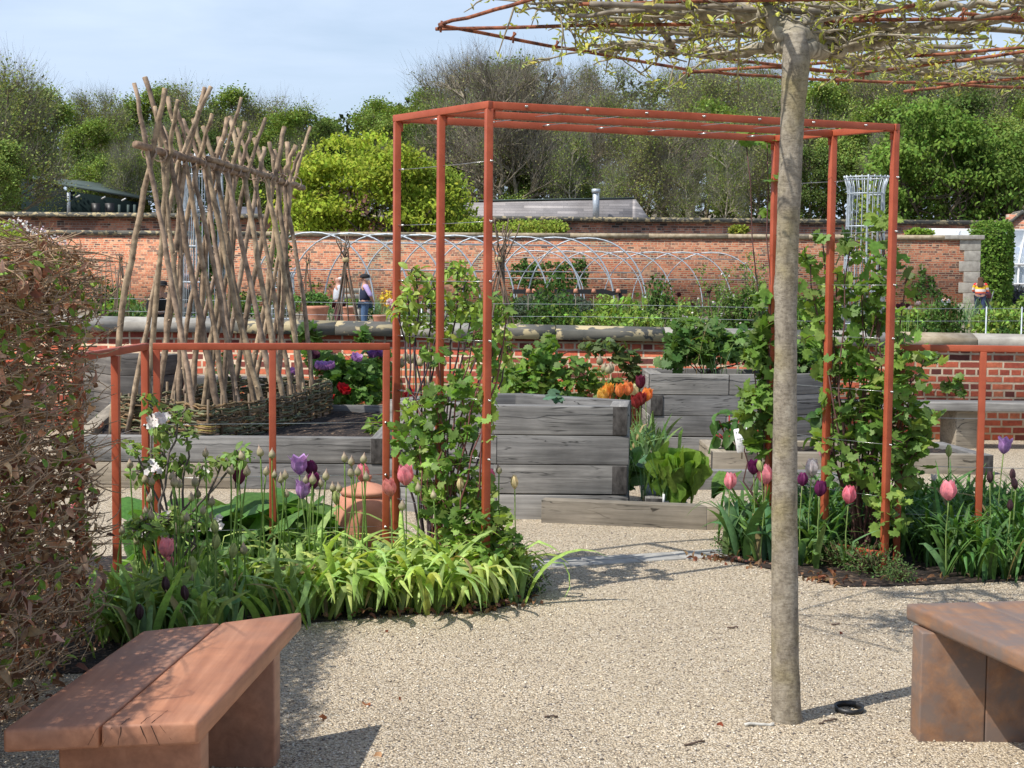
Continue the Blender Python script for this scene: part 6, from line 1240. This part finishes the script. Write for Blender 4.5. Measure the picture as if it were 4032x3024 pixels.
# ================================================================== WOODLAND
def grow(mb,p,d,L,r,depth,ends,col,spread=.55,kids=(3,4),upb=.12):
    m=4; pts=[p]; q=p.copy(); dd=d.copy()
    for k in range(m):
        dd=(dd+Vector((random.gauss(0,.10),random.gauss(0,.10),random.gauss(upb*.4,.06)))).normalized(); q=q+dd*L/m; pts.append(q.copy())
    mb.tube(pts,[max(.012,r*(1-.5*k/m)) for k in range(m+1)],7 if r>.1 else 4,col,cap=False)
    if depth==0: ends.append((pts[-1],dd)); ends.append((pts[2],dd)); return
    for j in range(random.randint(*kids)):
        t=random.uniform(.45,1); s=pts[min(m,int(t*m)+0)]; a=random.uniform(0,2*PI); u=dd.orthogonal().normalized(); v=dd.cross(u)
        nd=(dd+(u*math.cos(a)+v*math.sin(a))*random.uniform(.4,1)*spread*1.5+Vector((0,0,upb))).normalized(); grow(mb,s,nd,L*random.uniform(.58,.8),r*.55,depth-1,ends,col,spread,kids,upb)
def twigT(): return ([(-.5,0,0),(.5,0,0),(.3,.5,.06),(-.3,.5,.06),(0.2,1,0),(-.2,1,0)],[(0,1,2,3),(3,2,4,5)])
def make_tree(kind,H=17):
    tr=MB(); ends=[]; col={'bare':(1.3,1.2,1.02),'sparse':(1.35,1.25,1.05),'full':(1.0,.9,.72),'birch':(2.6,2.5,2.3),'dark':(.8,.7,.55)}[kind]
    nt_=2 if kind in('sparse','bare') and random.random()<.5 else 1
    for _ in range(nt_):
        d=Vector((random.gauss(0,.09),random.gauss(0,.09),1)).normalized(); b=Vector((random.gauss(0,.3)*(nt_-1),0,-.3)); pts=wob([b,b+d*H*.35,b+d*H*.6+Vector((random.gauss(0,.5),0,0)),b+d*H*.86],3,.12); r=.2+.06*random.random()
        tr.tube(pts,[r*(1-.75*i/len(pts)) for i in range(len(pts))],8,col,cap=False)
        for i in range(3,len(pts)):
            for _ in range(3 if i>4 else 2): 
                a=random.uniform(0,2*PI); up=.35+.5*i/len(pts); nd=Vector((math.cos(a),math.sin(a),up)).normalized(); grow(tr,pts[i],nd,H*.17*(1.25-.5*i/len(pts)),r*.38,2,ends,col)
        ends.append((pts[-1],d))
    E_=np.array([tuple(p) for p,_ in ends]); Dn=np.array([tuple(v) for _,v in ends])
    cr=MB(); k=len(E_)
    def around(per,sig): 
        idx=np.repeat(np.arange(k),per); return E_[idx]+RNG.normal(size=(len(idx),3))*np.array(sig), Dn[idx]
    shade=lambda P,c,v=.35: None
    if kind in('bare','sparse','birch'):
        P,Dd=around(max(1,int(5200/k)),(.35,.35,.4)); tr.scatter(twigT(),np.stack([np.cross(Dd,rdir(len(P)))*.022,(Dd+rdir(len(P))*.75+np.array([0,0,.5]))*RNG.uniform(.5,1.2,(len(P),1)),rdir(len(P))*.1],axis=2),P,rcol(len(P),np.array(col)*.85,.3))
        n=2600 if kind=='bare' else 6500; c={'bare':(.25,.26,.11),'sparse':(.29,.34,.10),'birch':(.26,.33,.08)}[kind]; P,_=around(max(1,int(n/k)),(.6,.6,.5)); leaves(cr,T_diamond(.7),P,.17 if kind=='bare' else .21,c,up=(.0,-.4,1),var=.5,hue=.15)
    else:
        n=15000; c=(.25,.34,.085) if kind=='full' else (.13,.19,.055)
        if kind=='dark':
            E_=np.concatenate([E_,ell(40,(0,0,H*.4),(2.4,2.4,H*.34))]); Dn=np.concatenate([Dn,np.tile((0,0,1.),(40,1))]); k=len(E_)
        per=max(1,int(n/k)); idx=np.repeat(np.arange(k),per); tone=RNG.uniform(.65,1.3,k)[idx]; P=E_[idx]+RNG.normal(size=(len(idx),3))*np.array((.55,.55,.36)); m=len(P)
        cr.scatter(T_diamond(.75),frames(rdir(m,(0,0,-.2)),rdir(m,(0,-.4,1),.6),.25*(1+RNG.uniform(-.3,.3,m))),P,rcol(m,c,.35,.15)*tone[:,None])
    H_=max(E_[:,2]) ; return tr,cr,H_
protoT={}
for kd,cnt in (('bare',3),('sparse',3),('full',4),('birch',1),('dark',2)):
    protoT[kd]=[]
    for _ in range(cnt):
        tr,cr,Hh=make_tree(kd); a=tr.build('trunk',M['fartrunk']); b=cr.build('crown',M['farleaf']); protoT[kd].append((a.data,b.data,Hh)); bpy.data.objects.remove(a); bpy.data.objects.remove(b)
TLN=[(-200,235),(0,235),(130,260),(330,370),(450,335),(600,330),(800,322),(1000,360),(1150,345),(1240,385),(1400,360),(1550,335),(1640,300),(1700,262),(1800,220),(1900,190),(1980,212),(2080,203),(2200,250),(2350,262),(2500,240),(2700,215),(2900,225),(3200,225),(3500,205),(3800,215),(4250,225)]
def tl(px): return float(np.interp(px,[a for a,_ in TLN],[b for _,b in TLN]))
LBT={'bare':('nearly bare grey brown woodland tree behind the garden walls','bare grey woodland trees'),'sparse':('woodland tree with thin olive new leaves behind the garden walls','thin leaved woodland trees'),'full':('full leafed green woodland tree behind the garden walls','leafy green woodland trees'),'birch':('pale trunked birch in the woodland behind the walls','pale trunked birches'),'dark':('dark ivy green woodland tree behind the garden walls','dark green woodland trees')}
def tree(kd,px,Y,pyt,wid=1.0,name=None,label=None,group=None):
    a,b,Hh=random.choice(protoT[kd]); x=D(px,600,Y).x; z0=hill(x,Y) if Y>62 else gz(x,Y); s=(D(px,pyt,Y).z-z0)/(Hh+.6)
    e=empty(name or {'dark':'evergreen_tree','birch':'birch_tree'}.get(kd,'woodland_tree'),(x,Y,z0),label or LBT[kd][0],'tree',group or LBT[kd][1]); e.rotation_euler=(0,0,random.uniform(0,6.28)); e.scale=(s*wid,s*wid,s)
    for nm,me in (('trunk',a),('crown',b)): o=bpy.data.objects.new(nm,me); COL.objects.link(o); o.parent=e
def kfor(px,row):
    r=random.random()
    if px<1250: return 'sparse' if r<.35 else 'full' if r<.8 else 'birch' if r<.88 else 'dark'
    if px<1750: return 'full' if r<.55 else 'dark' if r<.75 else 'sparse'
    if px<2400: return 'bare' if r<.45 else 'full' if r<.65 else 'sparse'
    if px<3100: return 'bare' if r<.18 else 'sparse' if r<.75 else 'full'
    return 'sparse' if r<.35 else 'full' if r<.75 else 'dark' if r<.95 else 'bare'
for i,px in enumerate(range(-60,4200,165)): tree(kfor(px,0),px+random.uniform(-30,30),140+random.uniform(-4,4),tl(px)+random.uniform(-8,22),1.15)
for i,px in enumerate(range(-100,4250,200)): tree(kfor(px,1),px+random.uniform(-40,40),124+random.uniform(-4,4),tl(px)+random.uniform(50,120),1.05)
for i,px in enumerate(range(-60,4250,215)): tree('dark' if random.random()<.22 else kfor(px,2),px+random.uniform(-50,50),110+random.uniform(-4,4),tl(px)+random.uniform(120,260),1.05)
for px,pt,kd in [(1890,195,'bare'),(2060,215,'bare'),(1975,230,'bare'),(2300,560,'full'),(2700,430,'bare'),(2960,480,'sparse'),(3560,400,'dark'),(3700,560,'sparse'),(3950,430,'full'),(2050,500,'full'),(2480,440,'sparse'),(620,560,'full'),(350,600,'full'),(3180,560,'dark'),(1000,560,'dark'),(3350,520,'full')]: tree(kd,px,103+random.uniform(-2,2),pt,1.1)
for px in (640,470,500,560,700,2200,2290,2440,2660,2700,2850,3500): tree('birch',px,100+random.uniform(0,3),random.uniform(470,640),.7)
tree('sparse',60,86,205,1.1,'left_tree' and 'spreading_tree','big spreading tree with pale new leaves at the left edge','tree beside the barn'); tree('full',-10,82,600,1.0,'bushy_tree','low bushy tree in front of the barn','low trees by the barn'); tree('full',-40,84,480,1.2,'bushy_tree','low bushy tree at the left edge beside the barn','low trees by the barn')
# deep wood behind
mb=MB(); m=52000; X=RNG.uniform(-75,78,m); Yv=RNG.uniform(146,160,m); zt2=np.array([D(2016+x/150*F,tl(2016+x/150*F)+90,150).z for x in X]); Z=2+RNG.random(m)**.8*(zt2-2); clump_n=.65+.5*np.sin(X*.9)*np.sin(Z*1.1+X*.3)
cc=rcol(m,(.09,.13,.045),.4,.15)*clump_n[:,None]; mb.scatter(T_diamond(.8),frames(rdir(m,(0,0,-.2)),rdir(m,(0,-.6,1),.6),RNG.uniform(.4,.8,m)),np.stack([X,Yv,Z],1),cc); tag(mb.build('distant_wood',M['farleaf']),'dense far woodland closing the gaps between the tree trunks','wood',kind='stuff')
mb=MB(); m=26000; X=RNG.uniform(-42,46,m); Yv=RNG.uniform(98,116,m); Z=np.array([hill(0,y) for y in Yv])+RNG.random(m)**1.5*2.4*(.6+.4*np.sin(X*.7)); mb.scatter(T_diamond(.8),frames(rdir(m,(0,0,-.2)),rdir(m,(0,-.6,1),.6),RNG.uniform(.2,.42,m)),np.stack([X,Yv,Z],1),rcol(m,(.10,.165,.045),.5,.15)); tag(mb.build('woodland_undergrowth',M['farleaf']),'leafy undergrowth along the foot of the woodland','undergrowth',kind='stuff')
# bright yellow green tree
def bright_tree(label,px,py,rx,ry,Y,ncl,per,size,col,trunkpx,name='maple_tree',fl=.32,env=None):
    c=D(px,py,Y); s=F/Y; b=Vector((D(trunkpx,900,Y).x,Y,gz(0,Y))); e=empty(name,b,label,'tree'); cr=MB(); tr=MB(); C=[]
    for i in range(ncl):
        v=Vector(RNG.normal(size=3)).normalized(); 
        if v.y>.5: v.y*=-1
        r=random.uniform(.35,1.12)**.5; C.append(Vector((c.x+v.x*rx/s*r*random.uniform(.8,1.15),Y+v.y*rx/s*.8*r,c.z+v.z*ry/s*r*random.uniform(.8,1.08))))
    if env:
        C=[]
        while len(C)<ncl:
            qx=random.uniform(env[0][0],env[-1][0]); yt=float(np.interp(qx,[a for a,_ in env],[b_ for _,b_ in env])); qy=yt+26+random.random()**.85*(915-yt)
            if abs(qx-px)<120 and qy>740 and random.random()<.72: continue
            C.append(D(qx,qy,Y+random.uniform(-2.2,2.2)))
    for q in C:
        n_=int(per*random.uniform(.6,1.3)); P=RNG.normal(size=(n_,3))*np.array((.5,.5,.15))*fl/.3+np.array(q); tone=random.uniform(.7,1.25); P[:,2]-=.25*np.abs(P[:,0]-q.x)
        cr.scatter(T_leaf(.6,.4,.1),frames(rdir(n_,(0,-.3,-.5)),rdir(n_,(0,-.5,1),.5),size*(1+RNG.uniform(-.3,.3,n_))),P,rcol(n_,col,.3,.12)*tone)
    for k in range(9):
        q=random.choice(C); path=wob([b+Vector((random.gauss(0,.3),0,0)),b.lerp(q,.45)+Vector((random.gauss(0,.5),0,.5)),q],4,.10); tr.tube(path,[.13*(1-.09*i) for i in range(len(path))],6,(.55,.48,.38))
        for _ in range(7): q2=random.choice(C); i_=random.randrange(3,len(path)); 
        for _ in range(9):
            q2=min(random.sample(C,6),key=lambda z_:(z_-path[5]).length); tr.tube(wob([path[5],path[5].lerp(q2,.5)+Vector((0,0,-.2)),q2],3,.08),[.05,.045,.04,.035,.03,.02,.015],4,(.5,.44,.36))
    cr.build('crown',M['farleaf'],e); tr.build('trunk',M['fartrunk'],e)
bright_tree('broad bright yellow green tree behind the tall wall, left of the pergola',1450,705,310,220,68,125,190,.17,(.33,.41,.05),1420,env=[(1140,690),(1180,590),(1260,520),(1350,500),(1450,480),(1560,492),(1640,545),(1700,600),(1745,690)])
bright_tree('lower right part tree, smaller and yellow green, behind the left pergola posts',1690,730,100,190,70,40,190,.18,(.24,.32,.05),1690,env=[(1640,640),(1700,590),(1760,680),(1810,800)])
bright_tree('fresh bright green tree standing out from the dark wood at the upper right',3700,590,190,220,98,80,190,.26,(.16,.26,.05),3720,'lime_tree',.5,env=[(3480,560),(3560,420),(3680,350),(3800,380),(3880,520),(3920,640)])
bright_tree('fresh green tree at the right edge of the wood',4010,660,90,200,98,36,190,.26,(.15,.24,.05),4010,'lime_tree',.5,env=[(3920,600),(3980,520),(4100,480)])
# ================================================================== LIGHT, SKY, CAMERA
el=math.radians(54); sd=Vector((.82,.57,0)).normalized()   # direction shadows fall
SV=Vector((sd.x*math.cos(el),sd.y*math.cos(el),-math.sin(el)))
l=bpy.data.lights.new('sun','SUN'); l.energy=5.0; l.angle=math.radians(.55); l.color=(1,.955,.885)
lo=bpy.data.objects.new('sun',l); COL.objects.link(lo); lo.rotation_euler=SV.to_track_quat('-Z','Y').to_euler(); lo.location=(-5,-5,12)
w=bpy.data.worlds.new('World'); SC.world=w; w.use_nodes=True; t=w.node_tree; bg=t.nodes['Background']
sk=t.nodes.new('ShaderNodeTexSky'); sk.sky_type='NISHITA'; sk.sun_disc=False; sk.sun_elevation=el; sk.sun_rotation=math.atan2(-sd.x,-sd.y); sk.air_density=1.0; sk.dust_density=1.2; sk.ozone_density=2.0
tc=t.nodes.new('ShaderNodeTexCoord'); mp=t.nodes.new('ShaderNodeMapping'); mp.inputs['Scale'].default_value=(1.2,1.2,7.5); mp.inputs['Location'].default_value=(.4,.2,.3); t.links.new(tc.outputs['Generated'],mp.inputs[0])
f=noise(t,mp.outputs[0],2.4,7,.55,.4); cf=ramp(t,f,[(.38,(.55,.55,.55)),(.64,(1,1,1))])
sz=t.nodes.new('ShaderNodeSeparateXYZ'); t.links.new(tc.outputs['Generated'],sz.inputs[0])
hf=ramp(t,sz.outputs[2],[(.18,(1,1,1)),(.55,(.18,.18,.18))]); cf=mixc(t,1.0,cf,hf,'MULTIPLY')
c=mixc(t,cf,sk.outputs[0],(4.9,5.9,7.4)); 
t.links.new(c,bg.inputs[0]); bg.inputs[1].default_value=.145
cd=bpy.data.cameras.new('camera'); cd.sensor_width=36; cd.lens=36*F/4032; cd.clip_end=2000; cd.clip_start=.05
co=bpy.data.objects.new('camera',cd); COL.objects.link(co); co.matrix_world=Matrix.Translation(CP)@CAMM.to_4x4(); SC.camera=co
SC.view_settings.view_transform='Standard'; SC.view_settings.look='None'; SC.view_settings.exposure=0
